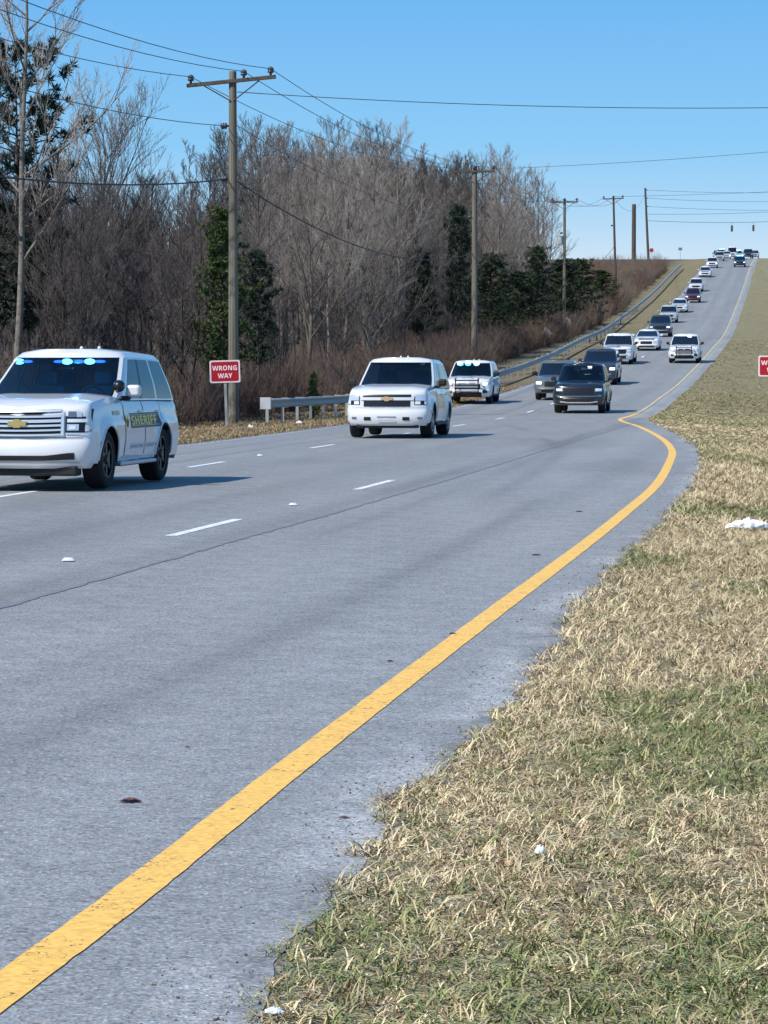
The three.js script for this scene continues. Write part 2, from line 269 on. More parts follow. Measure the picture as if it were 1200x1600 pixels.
{
  const r = rngOf(5), near = [], mid = [], far = [], verge = [];
  const colour = (X, Z) => {
    const g = greenness(X, Z) * .8 + .06, c = new THREE.Color(), u = r();
    if (u < g * .85) { const k = .75 + .6 * r(); c.setRGB(.175 * k, .21 * k, .07 * k); if (r() < .4) c.setRGB(.33 * k, .31 * k, .13 * k); }
    else if (u > .93) { const k = .6 + .5 * r(); c.setRGB(.24 * k, .15 * k, .085 * k); }
    else { const k = .6 + .62 * r(); c.setRGB(.74 * k, .605 * k, .36 * k); if (r() < .3) c.setRGB(.5 * k, .37 * k, .21 * k); }
    if (Z > 80) c.lerp(rgb(.36, .30, .17), .65 * sstep(80, 130, Z));
    return c;
  };
  const scatter = (out, z0, z1, dens, left, right, sc) => {
    const a = (z1 - z0); for (let z = z0; z < z1; z += .05) { const w = right(z) - left(z), n = dens * w * .05, m = Math.floor(n) + (r() < n % 1 ? 1 : 0); for (let k = 0; k < m; k++) { const Z = z + r() * .05, X = left(Z) + r() * w; out.push([X, Z, sc * (.7 + .6 * r()), colour(X, Z)]); } }
  };
  const ragged = z => rightRag(z) + .14 * noise(z * 5, 2, 77) - .10;
  scatter(near, 5.5, 15, 820, ragged, z => Math.max(rightRag(z) + .5, z * .16 + .4), 1);
  scatter(near, 15, 30, 420, ragged, z => Math.max(rightRag(z) + .5, z * .155 + .4), 1.25);
  scatter(mid, 30, 62, 120, ragged, z => Math.max(rightRag(z) + .6, z * .15 + .6), 1.8);
  scatter(far, 62, 140, 48, ragged, z => Math.max(rightRag(z) + .8, z * .148), 1.9);
  scatter(far, 140, 240, 7, ragged, z => z * .14 + 2, 2.4);
  grass('grass', 'dry tan and green grass on the median at the photographer’s feet', [tuft(1, 9, .074, 2.2, .0027), tuft(2, 8, .086, 1.9, .0025), tuft(3, 8, .066, 2.6, .0031), tuft(21, 7, .098, 2.6, .0026)], near);
  grass('grass', 'short dormant grass along the turn lane’s curved edge', [tuft(4, 9, .06, 1.4, .0032), tuft(6, 9, .055, 1.1, .003)], mid);
  grass('grass', 'thin greenish median grass beyond the turn lane', [tuft(7, 9, .045, 1.2, .004)], far);
  scatter(verge, 58, 150, 22, z => R(z) - 14.8, z => leftEdge(z) - .05, 2.6);
  for (const q of verge) { const k = .6 + .5 * r(); q[3] = r() < .15 ? rgb(.2 * k, .2 * k, .08 * k) : rgb(.42 * k, .30 * k, .17 * k); }
  grass('verge_grass', 'dry brown grass on the verge between the road and the wood', [tuft(8, 9, .05, 1.2, .004)], verge);
}

{ // crumbled asphalt and sand along the broken edge
  const r = rngOf(41), g = new THREE.IcosahedronGeometry(1, 0), n = 3000, im = new THREE.InstancedMesh(g, std(1, 1, 1, .9), n), m = new THREE.Matrix4(), q = new THREE.Quaternion(), e = new THREE.Euler();
  for (let k = 0; k < n; k++) {
    let Z, X; do { Z = 6 + 40 * Math.pow(r(), 1.6); X = rightRag(Z) + .05 - Math.pow(r(), 1.7) * .38; } while (fbm(X * 1.6, Z * 1.1, 44) < .30 + .5 * r());
    const s = (.0016 + .0048 * Math.pow(r(), 3)) * (Z > 18 ? 1.4 : 1), c = .8 + .6 * r();
    e.set(r() * 6, r() * 6, r() * 6); m.compose(V(X, (X < rightRag(Z) ? .002 : groundY(X, Z) + .002), -Z), q.setFromEuler(e), V(s, s * .7, s * 1.2)); im.setMatrixAt(k, m);
    im.setColorAt(k, r() < .2 ? rgb(.10 * c, .08 * c, .065 * c) : rgb(.26 * c, .255 * c, .245 * c));
  }
  im.castShadow = im.receiveShadow = true; im.name = numbered('gravel'); tag(im, 'pale crumbs of gravel and sand along the broken asphalt edge', 'gravel', undefined, 'stuff'); scene.add(im);
}

// ---------------------------------------------------------------- trees
const barkTex = texture(256, (i, j) => { const v = 120 + 110 * (.5 * wrapNoise(i, j, 256, 8, 41) + .3 * wrapNoise(i, j, 256, 32, 42) + .2 * wrapNoise(i, j, 256, 2, 43)); return [v, v * .985, v * .96]; });
const bark = (r, g, b) => new THREE.MeshStandardMaterial({ color: rgb(r, g, b), map: barkTex, roughness: .95 });
const twigMat = (r, g, b) => std(r, g, b, .95);
function bareTree(seed, o) {
  const r = rngOf(seed), trunk = new MB(), limbs = new MB(), twigs = new MB(), UP = V(0, 1, 0);
  const perp = d => { const a = V(r() - .5, r() - .5, r() - .5).cross(d); return a.lengthSq() < 1e-6 ? V(1, 0, 0) : a.normalize(); };
  function grow(p, dir, len, rad, depth) {
    const seg = depth === 1 ? 4 : depth === 2 ? 3 : 1, pts = [p.clone()], rs = [rad], d = dir.clone();
    if (depth >= 4) { twigs.spike(p, p.clone().addScaledVector(d, len), rad); return; }
    for (let k = 1; k <= seg; k++) { d.addScaledVector(UP, o.lift * (depth === 1 ? .14 : .1)).addScaledVector(perp(d), o.crook * (r() - .3)).normalize(); pts.push(pts[k - 1].clone().addScaledVector(d, len / seg)); rs.push(rad * (1 - .78 * k / seg)); }
    (depth <= 2 ? limbs : twigs).tube(pts, rs, depth === 1 ? 4 : 3);
    const n = o.n[depth];
    for (let k = 0; k < n; k++) {
      const t = .18 + .8 * (k + r()) / n, q = t * seg, a = Math.min(seg - 1, Math.floor(q)), b = V().lerpVectors(pts[a], pts[a + 1], q - a), dd = V().subVectors(pts[a + 1], pts[a]).normalize();
      const c = dd.clone().multiplyScalar(1).addScaledVector(perp(dd), .45 + .5 * r()).addScaledVector(UP, o.lift * .28).normalize();
      grow(b, c, len * (.34 + .26 * r()) * (1.12 - .45 * t), Math.max(rad * .46 * (1 - .5 * t), [0, 0, .017, .0115, .0085][depth + 1] || .0085), depth + 1);
    }
    if (depth === 3 || depth === 2) twigs.spike(pts[seg], pts[seg].clone().addScaledVector(d, len * .35), Math.max(.009, rs[seg]));
  }
  const N = 9, pts = [], rs = []; let x = 0, z = 0;
  const lx = (r() - .5) * o.lean, lz = (r() - .5) * o.lean;
  for (let k = 0; k <= N; k++) { const t = k / N; pts.push(V(x, t * o.h * (o.fork || 1) - (k ? 0 : .25), z)); rs.push(o.r * (k === 0 ? 1.35 : Math.pow(1 - t * .93, .85))); x += lx * o.h / N + (r() - .5) * .22; z += lz * o.h / N + (r() - .5) * .22; }
  trunk.tube(pts, rs, 7);
  const n = o.n[0];
  for (let k = 0; k < n; k++) {
    const t = o.from + (.98 - o.from) * (k + r() * .8) / n, q = t * N, a = Math.min(N - 1, Math.floor(q)), b = V().lerpVectors(pts[a], pts[a + 1], q - a), az = k * 2.4 + r() * 1.2, el = o.el * (.75 + .5 * r());
    grow(b, V(Math.cos(az) * Math.cos(el), Math.sin(el), Math.sin(az) * Math.cos(el)), o.len * (1.15 - .75 * Math.pow(t, 1.6)) * (.65 + .6 * r()), lerp(rs[a], rs[a + 1], q - a) * .5 + .008, 1);
  }
  return { trunk: trunk.build(), limbs: limbs.build(), twigs: twigs.build() };
}
const tall = { lift: 1, crook: .22, lean: .05, el: .75, from: .3, fork: 1 };
const kinds = {
  tall: [0, 1, 2, 3].map(k => bareTree(100 + k, { ...tall, h: 15 + k, r: .12 + .012 * k, len: 4.0, n: [20, 6, 6, 5] })),
  slim: [0, 1, 2].map(k => bareTree(200 + k, { ...tall, h: 13 + k, r: .08, len: 2.7, el: .95, n: [20, 5, 6, 5] })),
  broad: [0, 1, 2].map(k => bareTree(300 + k, { ...tall, h: 11, r: .15, len: 5.0, el: .85, from: .22, crook: .3, n: [18, 6, 6, 5] })),
  dome: [bareTree(500, { ...tall, h: 10.5, r: .17, len: 5.6, el: 1.0, from: .16, crook: .2, n: [26, 7, 6, 4] })],
  under: [0, 1, 2].map(k => bareTree(400 + k, { ...tall, h: 5.5 + k, r: .06, len: 2.7, el: .8, from: .08, crook: .4, lean: .2, n: [14, 6, 5, 4] })),
};
const barks = [[.31, .29, .265], [.20, .182, .168], [.45, .425, .385], [.115, .099, .096], [.285, .25, .215]].map(c => [bark(...c), twigMat(c[0] * .80, c[1] * .765, c[2] * .76)]);
function plant(kind, v, X, Z, turn, s, tone, name, label, category, group) {
  const g = thing(name, label, category, group), k = kinds[kind][v % kinds[kind].length], [b, t] = barks[tone];
  part('trunk', k.trunk, b, g); part('limbs', k.limbs, b, g); part('twigs', k.twigs, t, g);
  g.position.set(X, groundY(X, Z), -Z); g.rotation.y = turn; g.scale.set(s, s, s); return g;
}
function evergreen(seed, o) {
  const r = rngOf(seed), trunk = new MB(), boughs = new MB(), leaf = new MB();
  const pts = [], rs = []; for (let k = 0; k <= 6; k++) { pts.push(V((r() - .5) * .12, k / 6 * o.h * .97 - (k ? 0 : .2), (r() - .5) * .12)); rs.push(o.r * (1 - .9 * k / 6)); } trunk.tube(pts, rs, 7);
  for (let k = 0; k < o.n; k++) {
    const t = o.from + (1 - o.from) * Math.pow((k + r()) / o.n, o.pack || 1), y = t * o.h * .97, u = (t - o.from) / (1 - o.from), w = o.w * (o.shape ? o.shape(u) : Math.pow(1 - u, .75) + .06) * (.55 + .6 * r()), az = k * 2.399 + r(), el = o.el * (.5 + r()) - .25 * (1 - u);
    const a = V(0, y, 0), d = V(Math.cos(az) * Math.cos(el), Math.sin(el), Math.sin(az) * Math.cos(el)), m = a.clone().addScaledVector(d, w * .55), b = a.clone().addScaledVector(d, w).add(V(0, w * .12, 0));
    boughs.tube([a, m, b], [.02 + .012 * w, .015, .006], 3);
    const c = o.clumps;
    for (let q = 0; q < c; q++) {
      const f = o.bare + (1 - o.bare) * Math.pow((q + r()) / c, .8), p = f < .55 ? V().lerpVectors(a, m, f / .55) : V().lerpVectors(m, b, (f - .55) / .45); p.add(V((r() - .5) * o.puff, (r() - .5) * o.puff * .7, (r() - .5) * o.puff));
      for (let i = 0; i < o.blades; i++) {
        const e = V(r() - .5, r() - .35, r() - .5).normalize().addScaledVector(d, .35).normalize(), l = o.needle * (.6 + .8 * r()), s = V(r() - .5, r() - .5, r() - .5).cross(e).normalize().multiplyScalar(l * o.thin);
        const q0 = p.clone().addScaledVector(e, -.1 * l), q1 = p.clone().addScaledVector(e, l * .45), q2 = p.clone().addScaledVector(e, l);
        leaf.tri(q0, q1.clone().add(s), q2); leaf.tri(q0, q2, q1.clone().sub(s));
      }
    }
  }
  return { trunk: trunk.build(), boughs: boughs.build(), foliage: leaf.build() };
}
const needleMat = (r, g, b) => new THREE.MeshPhysicalMaterial({ color: rgb(r, g, b), roughness: .8, side: THREE.DoubleSide });
const cedarMat = needleMat(.044, .07, .03), pineMat = needleMat(.026, .043, .026), paleCedar = needleMat(.062, .095, .025), redBark = bark(.2, .14, .11), greyBark = bark(.24, .2, .17);
function placeEvergreen(geo, mat, bk, px, Z, s, turn, name, label, group) {
  const g = thing(name, label, 'tree', group), X = (px - 600) * Z / FOCAL; part('trunk', geo.trunk, bk, g); part('branches', geo.boughs, bk, g); part('foliage', geo.foliage, mat, g);
  g.position.set(X, groundY(X, Z), -Z); g.scale.set(...(Array.isArray(s) ? s : [s, s, s])); g.rotation.y = turn; return g;
}
const cedar = [evergreen(11, { h: 8, r: .13, n: 84, from: .2, w: 1.7, el: .5, clumps: 8, bare: .15, puff: .4, blades: 22, needle: .19, thin: .11, shape: u => (Math.pow(1 - u, .6) * (.55 + .45 * sstep(0, .3, u)) + .07) * (.75 + .5 * noise(u * 7, 3, 5)) }), evergreen(12, { h: 8, r: .13, n: 80, from: .16, w: 2.2, el: .35, clumps: 8, bare: .2, puff: .5, blades: 22, needle: .2, thin: .11, shape: u => (Math.pow(1 - u, .55) * (.5 + .5 * sstep(0, .25, u)) + .08) * (.65 + .7 * noise(u * 6, 8, 5)) })];
const pine = evergreen(13, { h: 14, r: .17, n: 84, from: .26, w: 2.7, el: .35, clumps: 8, bare: .35, puff: .42, blades: 34, needle: .3, thin: .075, shape: u => .35 + .65 * Math.sin(Math.PI * (.15 + .85 * (1 - u))) });
const youngPine = evergreen(14, { h: 8, r: .11, n: 46, from: .3, w: 1.5, el: .4, clumps: 8, bare: .2, puff: .4, blades: 26, needle: .27, thin: .075, shape: u => (Math.pow(1 - u, .5) * .9 + .15) * (.55 + .9 * noise(u * 9, 2, 6)) });
placeEvergreen(pine, pineMat, greyBark, 28, 99, [.85, .93, .85], .4, 'pine_tree', 'tall dark pine at the left edge of the picture, behind the pale tree');
placeEvergreen(cedar[0], paleCedar, redBark, 348, 108, [.95, 1.0, .95], 1, 'cedar_tree', 'dense green cedar directly behind the near crossarm pole');
placeEvergreen(youngPine, pineMat, greyBark, 404, 116, [.7, .82, .7], 2.2, 'pine_tree', 'thin dark pine just right of the near crossarm pole');
placeEvergreen(youngPine, pineMat, greyBark, 660, 178, .95, 3, 'pine_tree', 'small dark pine standing alone left of the second pole');
placeEvergreen(youngPine, pineMat, greyBark, 716, 196, [1.05, 1.32, 1.05], 4, 'pine_tree', 'taller narrow dark pine touching the second pole on its left');
placeEvergreen(cedar[1], cedarMat, redBark, 768, 208, [1.4, .9, 1.4], 5, 'cedar_tree', 'broad dark cedar just right of the second pole', 'cedars between the second and third poles');
placeEvergreen(cedar[0], cedarMat, redBark, 808, 222, [1.7, .74, 1.7], 2, 'cedar_tree', 'middle of the dark cedars between the second and third poles', 'cedars between the second and third poles');
placeEvergreen(cedar[1], cedarMat, redBark, 838, 240, [1.2, 1.0, 1.2], .7, 'cedar_tree', 'dark cedar with the tallest top, left of the third pole', 'cedars between the second and third poles');
placeEvergreen(cedar[0], cedarMat, redBark, 876, 278, [1.9, .86, 1.9], 3.7, 'cedar_tree', 'wide dark cedar behind the third pole', 'cedars between the second and third poles');
placeEvergreen(cedar[1], cedarMat, redBark, 905, 290, [1.6, .84, 1.6], 4.4, 'cedar_tree', 'dark cedar just right of the third pole');
placeEvergreen(cedar[0], paleCedar, redBark, 940, 330, [1.7, .6, 1.7], 1.4, 'cedar_tree', 'low olive cedar left of the fourth pole, last before the brush');
placeEvergreen(evergreen(15, { h: 1.7, r: .03, n: 40, from: .05, w: .45, el: .9, clumps: 4, bare: .2, puff: .15, blades: 9, needle: .12, thin: .13 }), needleMat(.085, .12, .025), redBark, 490, 106, 1, 0, 'young_cedar', 'knee-high bright green cedar behind the guardrail end');

// pale and spreading trees that stand out
plant('tall', 2, -12.45, 97, .3, 1.02, 2, 'pale_tree', 'tall pale forked tree at the left edge, reaching above the picture', 'tree');
plant('dome', 0, (165 - 600) * 124 / FOCAL, 124, 1.7, 1.06, 1, 'spreading_tree', 'round-topped bare tree with fanning twigs left of the near pole', 'tree');
{ // the wood: single trees by rows, then one mass behind
  const r = rngOf(77), rowWord = ['at the wood edge', 'just inside the wood', 'inside the wood', 'deep in the wood'], toneWord = ['grey', 'dark grey', 'pale', 'dark brown', 'tan'], kindWord = { tall: 'tall', slim: 'slender', broad: 'broad', under: 'low twiggy' }, made = [];
  const place = px => px < 90 ? 'at the left edge' : px < 210 ? 'behind the sheriff suv' : px < 330 ? 'left of near pole' : px < 440 ? 'behind the near pole' : px < 560 ? 'above the guardrail end' : px < 680 ? 'behind the white suv' : px < 735 ? 'left of second pole' : px < 800 ? 'right of second pole' : px < 880 ? 'left of third pole' : 'right of third pole';
  const zone = px => px < 300 ? ['bare tree in the dark wood behind the sheriff vehicle', 'wood left of the near pole'] : px < 560 ? ['bare tree in the wood between the near pole and the white suv', 'wood right of the near pole'] : px < 735 ? ['pale slim bare tree in the middle of the wood, left of the second pole', 'wood left of the second pole'] : ['tall pale bare tree at the right end of the wood, past the second pole', 'wood right of the second pole'];
  const shrubZone = px => px < 300 ? ['low twiggy bare tree under the wood behind the sheriff vehicle', 'understory left of the near pole'] : px < 640 ? ['low twiggy bare tree at the wood edge right of the near pole', 'understory right of the near pole'] : ['low twiggy bare tree at the wood edge near the second and third poles', 'understory by the far poles'];
  let n = 0; const fit = px => px < 80 ? .76 : px < 240 ? .74 : px < 340 ? .70 : lerp(.72, 1, sstep(340, 440, px));
  const keep = [[28, 99, 40], [348, 108, 46], [404, 110, 24], [660, 178, 24], [716, 196, 26], [768, 208, 40], [808, 222, 36], [846, 240, 42], [872, 262, 42], [905, 290, 40]], clear = (px, Z) => !keep.some(([x, z, w]) => Math.abs(px - x) < w && Z < z + 1.5);   // trees stand clear of the evergreens at the wood edge
  const rows = [[-17.5, 5.6, 1.6], [-21, 6.0, 2], [-25.5, 6.6, 2.4], [-30.5, 7.6, 2.6]];
  rows.forEach(([off, gap, jit], row) => {
    for (let Z = 88 + row * 2; Z < 308 - row * 4; Z += gap * (.65 + .7 * r())) {
      const X = R(Z) + off + (r() - .5) * 2 * jit, px = 600 + X * FOCAL / Z; if (px < -60 || px > 862 || !clear(px, Z)) continue;
      const u = r(), mid = px > 380, kind = Z < 120 && row === 0 ? (u < .5 ? 'slim' : 'broad') : u < .45 ? 'tall' : u < .8 ? 'slim' : 'broad';
      const s = (kind === 'broad' ? .82 : .76) * (.86 + .34 * r()) * fit(px) * (Z > 235 ? 1.05 : 1.02);
      const tone = mid ? [0, 2, 4, 1, 1][Math.floor(r() * 5)] : [3, 3, 1, 3][Math.floor(r() * 4)], z = zone(px);
      plant(kind, Math.floor(r() * 4), X, Z, r() * 6.28, s, tone, 'bare_tree', z[0], 'tree', z[1]).userData.label = `${kindWord[kind]} ${toneWord[tone]} bare tree ${rowWord[row]} ${place(px)}`; made.push([px, scene.children[scene.children.length - 1]]); n++;
    }
  });
  for (let Z = 92; Z < 330; Z += 2.5 * (.6 + .8 * r())) {
    const X = R(Z) - 15.6 - r() * 6, px = 600 + X * FOCAL / Z; if (px < -30 || px > 960 || !clear(px, Z)) continue;
    const z = shrubZone(px), tone = r() < .7 ? 3 : 1; plant('under', Math.floor(r() * 3), X, Z, r() * 6.28, (.6 + .5 * r()) * (Z > 240 ? .7 : 1), tone, 'understory_tree', z[0], 'tree', z[1]).userData.label = `low twiggy ${toneWord[tone]} bare tree ${place(px)}`; made.push([px, scene.children[scene.children.length - 1]]); n++;
  }
  { const same = {}; made.sort((a, b) => a[0] - b[0]).forEach(([, o]) => (same[o.userData.label] ||= []).push(o)); const ord = ['leftmost', 'second', 'third', 'fourth', 'fifth', 'sixth', 'seventh', 'eighth', 'ninth', 'tenth', 'eleventh', 'twelfth', 'thirteenth', 'fourteenth', 'fifteenth', 'sixteenth', 'seventeenth', 'eighteenth', 'nineteenth', 'twentieth']; for (const l of Object.values(same)) if (l.length > 1) l.forEach((o, k) => { o.userData.label += k === 0 ? ', leftmost' : k === l.length - 1 ? ', rightmost' : `, ${ord[k]} from left`; }); }
  const back = [[], [], []];
  for (let row = 0; row < 7; row++) for (let Z = 100; Z < 330; Z += 5.0 * (.6 + .8 * r())) {
    const X = R(Z) - 35 - row * 5.2 + (r() - .5) * 4, px = 600 + X * FOCAL / Z; if (px < -120 || px > 850) continue;
    back[Math.floor(r() * 3)].push([X, Z, (.80 + .3 * r()) * fit(px), r() * 6.28, px < 340 ? -.3 + .5 * r() : r()]);
  }
  for (let row = 0; row < 5; row++) for (let Z = 185; Z < 318; Z += 3.6 * (.6 + .8 * r())) {
    const X = R(Z) - 22 - row * 3 + (r() - .5) * 3, px = 600 + X * FOCAL / Z; if (px > 855 || !clear(px, Z - 20)) continue;
    back[Math.floor(r() * 2)].push([X, Z, .72 + .3 * r(), r() * 6.28, r()]);
  }
  for (let Z = 96; Z < 135; Z += 1.6) for (let row = 0; row < 3; row++) { const X = R(Z) - 24 - row * 5 + (r() - .5) * 4, px = 600 + X * FOCAL / Z; if (px > -40 && px < 420 && clear(px, Z)) back[Math.floor(r() * 3)].push([X, Z, (.7 + .22 * r()) * fit(px), r() * 6.28, -.4 + .5 * r()]); }
  back.forEach((l, k) => {
    const src = [kinds.tall[1], kinds.slim[2], kinds.broad[2]][k], g = mergeGeometries([src.trunk, src.limbs, src.twigs]), im = new THREE.InstancedMesh(g, barks[k === 1 ? 4 : 0][0], l.length), m = new THREE.Matrix4(), q = new THREE.Quaternion();
    l.forEach(([X, Z, s, a, u], i) => { m.compose(V(X, groundY(X, Z), -Z), q.setFromAxisAngle(V(0, 1, 0), a), V(s, s * .95, s)); im.setMatrixAt(i, m); im.setColorAt(i, rgb(.42 + .45 * u, .41 + .43 * u, .41 + .40 * u)); });
    im.name = numbered('far_wood'); im.castShadow = im.receiveShadow = true; tag(im, 'grey mass of leafless trees deeper in the wood', 'wood', undefined, 'stuff'); scene.add(im);
  });
}
// brush: reddish dry stems under the wood and along the guardrail
function bush(seed, n, h, spread) {
  const r = rngOf(seed), mb = new MB();
  for (let k = 0; k < n; k++) {
    const a = r() * 6.28, l = h * (.5 + .6 * r()), e = spread * (.2 + r()), d = V(Math.cos(a) * e, 1, Math.sin(a) * e).normalize(), p = V((r() - .5) * .9, -.1, (r() - .5) * .9), m = p.clone().addScaledVector(d, l * .5), d2 = d.clone().add(V((r() - .5) * .7, -.15, (r() - .5) * .7)).normalize(), t = m.clone().addScaledVector(d2, l * .5);
    mb.tube([p, m, t], [.011, .008, .004], 3);
    for (let q = 0; q < 6; q++) { const b = V().lerpVectors(q < 3 ? p : m, q < 3 ? m : t, .3 + .7 * r()), c = d2.clone().add(V((r() - .5) * 1.6, (r() - .2) * .9, (r() - .5) * 1.6)).normalize(); mb.spike(b, b.clone().addScaledVector(c, l * (.14 + .2 * r())), .0065); }
  }
  return mb.build();
}
{
  const r = rngOf(91), geos = [bush(1, 46, 1.9, .5), bush(2, 40, 1.5, .8), bush(3, 54, 2.3, .35)], lists = [[], [], []], m = new THREE.Matrix4(), q = new THREE.Quaternion();
  for (let Z = 86; Z < 470; Z += Z < 250 ? .42 : .8) for (let k = 0; k < 3; k++) {
    const X = R(Z) - (Z < 125 ? 14.6 : Z < 180 ? 13 : 13.4) - Math.pow(r(), 1.3) * (Z > 300 ? 12 : 7.5), px = 600 + X * FOCAL / Z; if (px < -40) continue;
    const hgt = Z > 320 ? 1.15 : Z > 230 ? 1.0 : .95; lists[Math.floor(r() * 3)].push([X, Z + r(), (.55 + .6 * r()) * hgt, r() * 6.28, r(), px]);
  }
  lists.forEach((l, k) => {
    const im = new THREE.InstancedMesh(geos[k], std(1, 1, 1, .95), l.length);
    l.forEach(([X, Z, s, a, u, px], i) => { m.compose(V(X, groundY(X, Z), -Z), q.setFromAxisAngle(V(0, 1, 0), a), V(s, s, s)); im.setMatrixAt(i, m); const v = .6 + .7 * u, g = hash2(i, k, 9); im.setColorAt(i, g < .14 ? rgb(.14 * v, .12 * v, .11 * v) : g < .42 ? rgb(.19 * v, .145 * v, .10 * v) : rgb(.14 * v, .088 * v, .066 * v)); });
    im.name = numbered('brush'); im.castShadow = im.receiveShadow = true; tag(im, 'reddish brown dry brush at the foot of the wood', 'brush', undefined, 'stuff'); scene.add(im);
  });
}

// ---------------------------------------------------------------- poles, wires, guardrail, signs
const poleTex = texture(512, (i, j) => { const s = wrapNoise(i, j / 16, 512, 8, 101) * .5 + wrapNoise(i, Math.floor(j / 6), 512, 2, 102) * .2 + wrapNoise(i, j, 512, 64, 103) * .3, v = 110 + 120 * s; return [v, v * .98, v * .94]; });
const poleWood = new THREE.MeshStandardMaterial({ color: rgb(.40, .385, .325), map: poleTex, roughness: .9 }), darkWood = new THREE.MeshStandardMaterial({ color: rgb(.22, .17, .14), map: poleTex, roughness: .9 }), porcelain = std(.07, .075, .085, .35), steel = phys(.42, .44, .46, .45, { metalness: .6 }), wireMat = std(.06, .06, .065, .6), cableMat = std(.03, .03, .032, .7);
const taper = (h, r0, r1, y0 = -.4) => { const g = new THREE.CylinderGeometry(r1, r0, h - y0, 12, 8); g.translate(0, (h + y0) / 2, 0); return g; };
const insulator = (() => { const p = [[.0, 0], [.035, 0], [.03, .06], [.085, .08], [.075, .12], [.06, .13], [.085, .15], [.07, .2], [.03, .23], [0, .23]].map(a => new THREE.Vector2(...a)); const g = new THREE.LatheGeometry(p, 10); g.scale(1.35, 1.3, 1.35); return g; })();
function utilityPole(px, Z, h, o, label) {
  const g = thing('utility_pole', label, 'utility pole', 'poles along the wood'), X = (px - 600) * Z / FOCAL, y = groundY(X, Z);
  part('pole', taper(h, o.r0 || .17, o.r1 || .12), o.mat || poleWood, g);
  if (o.arm) {
    const a = part('crossarm', boxAt(o.arm, .13, .11, 0, 0, 0, .015), darkWood, g); a.rotation.z = o.tilt || 0; a.position.set(-.02, h - .35, .17);
    for (const s of [-1, 1]) { const b = new MB(), t = Math.tan(o.tilt || 0); b.tube([V(s * .95, h - .42 + s * .95 * t, .16), V(s * .04, h - 1.02, .15)], [.022, .022], 4, true); part('brace', b.build(), darkWood, g); }
    for (const x of o.pins) { const q = part('insulator', insulator, porcelain, g); q.position.set(x, h - .29 + x * Math.tan(o.tilt || 0), .17); }
  }
  for (const yy of o.sides || []) { const q = part('insulator', insulator, porcelain, g); q.rotation.z = Math.PI / 2 * (o.right ? -1 : 1); q.position.set((o.right ? 1 : -1) * .12, yy, 0); }
  if (o.can) { const c = new THREE.CylinderGeometry(.3, .3, .75, 14); c.translate(-.42, o.can, .05); const t = part('transformer', c, std(.5, .52, .53, .5), g); part('lid', new THREE.CylinderGeometry(.32, .32, .06, 14).translate(-.42, o.can + .4, .05), std(.42, .44, .45, .5), t); part('bracket', boxAt(.3, .1, .1, -.14, o.can, .02), steel, g); }
  g.position.set(X, y, -Z); g.rotation.y = Math.atan(.14) * -1; if (o.lean) g.rotation.z = o.lean; g.updateMatrixWorld(true);
  return (x, yy, z = .17) => g.localToWorld(V(x, yy, z));
}
const pins = [-1.42, .42, 1.35];
const p0 = utilityPole(-9400, 8, 11.9, { arm: 3.05, pins, sides: [11.0] }, 'wooden crossarm pole out of the picture to the left');
const p1 = utilityPole(365, 99, 12.05, { arm: 3.1, tilt: .085, pins, sides: [10.2, 8.4], r0: .19, r1: .13 }, 'nearest wooden utility pole with a tilted crossarm, behind the red sign');
const p2 = utilityPole(741, 176, 12.5, { arm: 2.6, pins: [-1.15, 0, 1.15], sides: [9.4], r0: .2, r1: .15 }, 'second utility pole, pale weathered trunk in front of the bare trees');
const p3 = utilityPole(881, 268, 12.5, { arm: 2.6, pins: [-1.15, 0, 1.15], sides: [9.3], can: 8.6 }, 'third utility pole carrying a grey transformer can');
const p4 = utilityPole(962, 352, 13.2, { arm: 2.6, pins: [-1.15, 0, 1.15], sides: [9.6], lean: .03, mat: darkWood }, 'fourth utility pole with a small crossarm against the sky');
const p5 = utilityPole(989, 520, 10.4, { r0: .40, r1: .36, mat: darkWood }, 'thick bare pole without a crossarm near the crest');
const p6 = utilityPole(1012, 530, 13.4, { sides: [13.0, 11.5, 10.0], right: true, lean: .05, r0: .25, r1: .17, mat: darkWood }, 'tall leaning pole with side insulators at the crest');
const ph = utilityPole(655, 335, 16.4, { sides: [16.0], right: true }, 'tall pole hidden in the crowns at the right end of the wood');
const q1 = utilityPole(1330, 104, 11.4, {}, 'wooden pole on the median out of the picture to the right');
const q2 = utilityPole(1330, 300, 18.2, {}, 'tall pole on the median out of the picture to the right');
const q6 = utilityPole(1330, 540, 15.6, {}, 'tall pole beside the crest out of the picture to the right');
function wire(a, b, sag, rad, label, mat = wireMat, name = 'power_line') {
  const pts = [], n = 24; for (let k = 0; k <= n; k++) { const t = k / n; pts.push(V().lerpVectors(a, b, t).add(V(0, -4 * sag * t * (1 - t), 0))); }
  const mb = new MB(); mb.tube(pts, pts.map(() => rad), 5); return solo(name, mb.build(), mat, label, 'cable', 'overhead wires');
}
pins.forEach((x, k) => wire(p0(x, 11.85), p1(x, 11.99 + x * .085), 1.85, .013, ['thin wire from the left end of the near crossarm to the left edge', 'thin wire from the middle insulator of the near crossarm to the left edge', 'topmost wire from the right end of the near crossarm to the left edge'][k]));
wire(p0(-.15, 11.0, 0), p1(-.18, 10.2, 0), 1.9, .013, 'lowest thin wire running left from the side of the near pole');
wire(p0(-.15, 8.0, 0), p1(-.18, 8.4, 0), 2.0, .024, 'dark communication cable running left from halfway up the near pole', cableMat, 'communication_cable');
const pins2 = [-1.15, 0, 1.15];
pins.forEach((x, k) => wire(p1(x, 11.99 + x * .085), p2(pins2[k], 12.4), .8, .013, ['left wire of the crossarm span from the near pole to the second pole', 'middle wire of the crossarm span from the near pole to the second pole', 'right wire of the crossarm span from the near pole to the second pole'][k]));
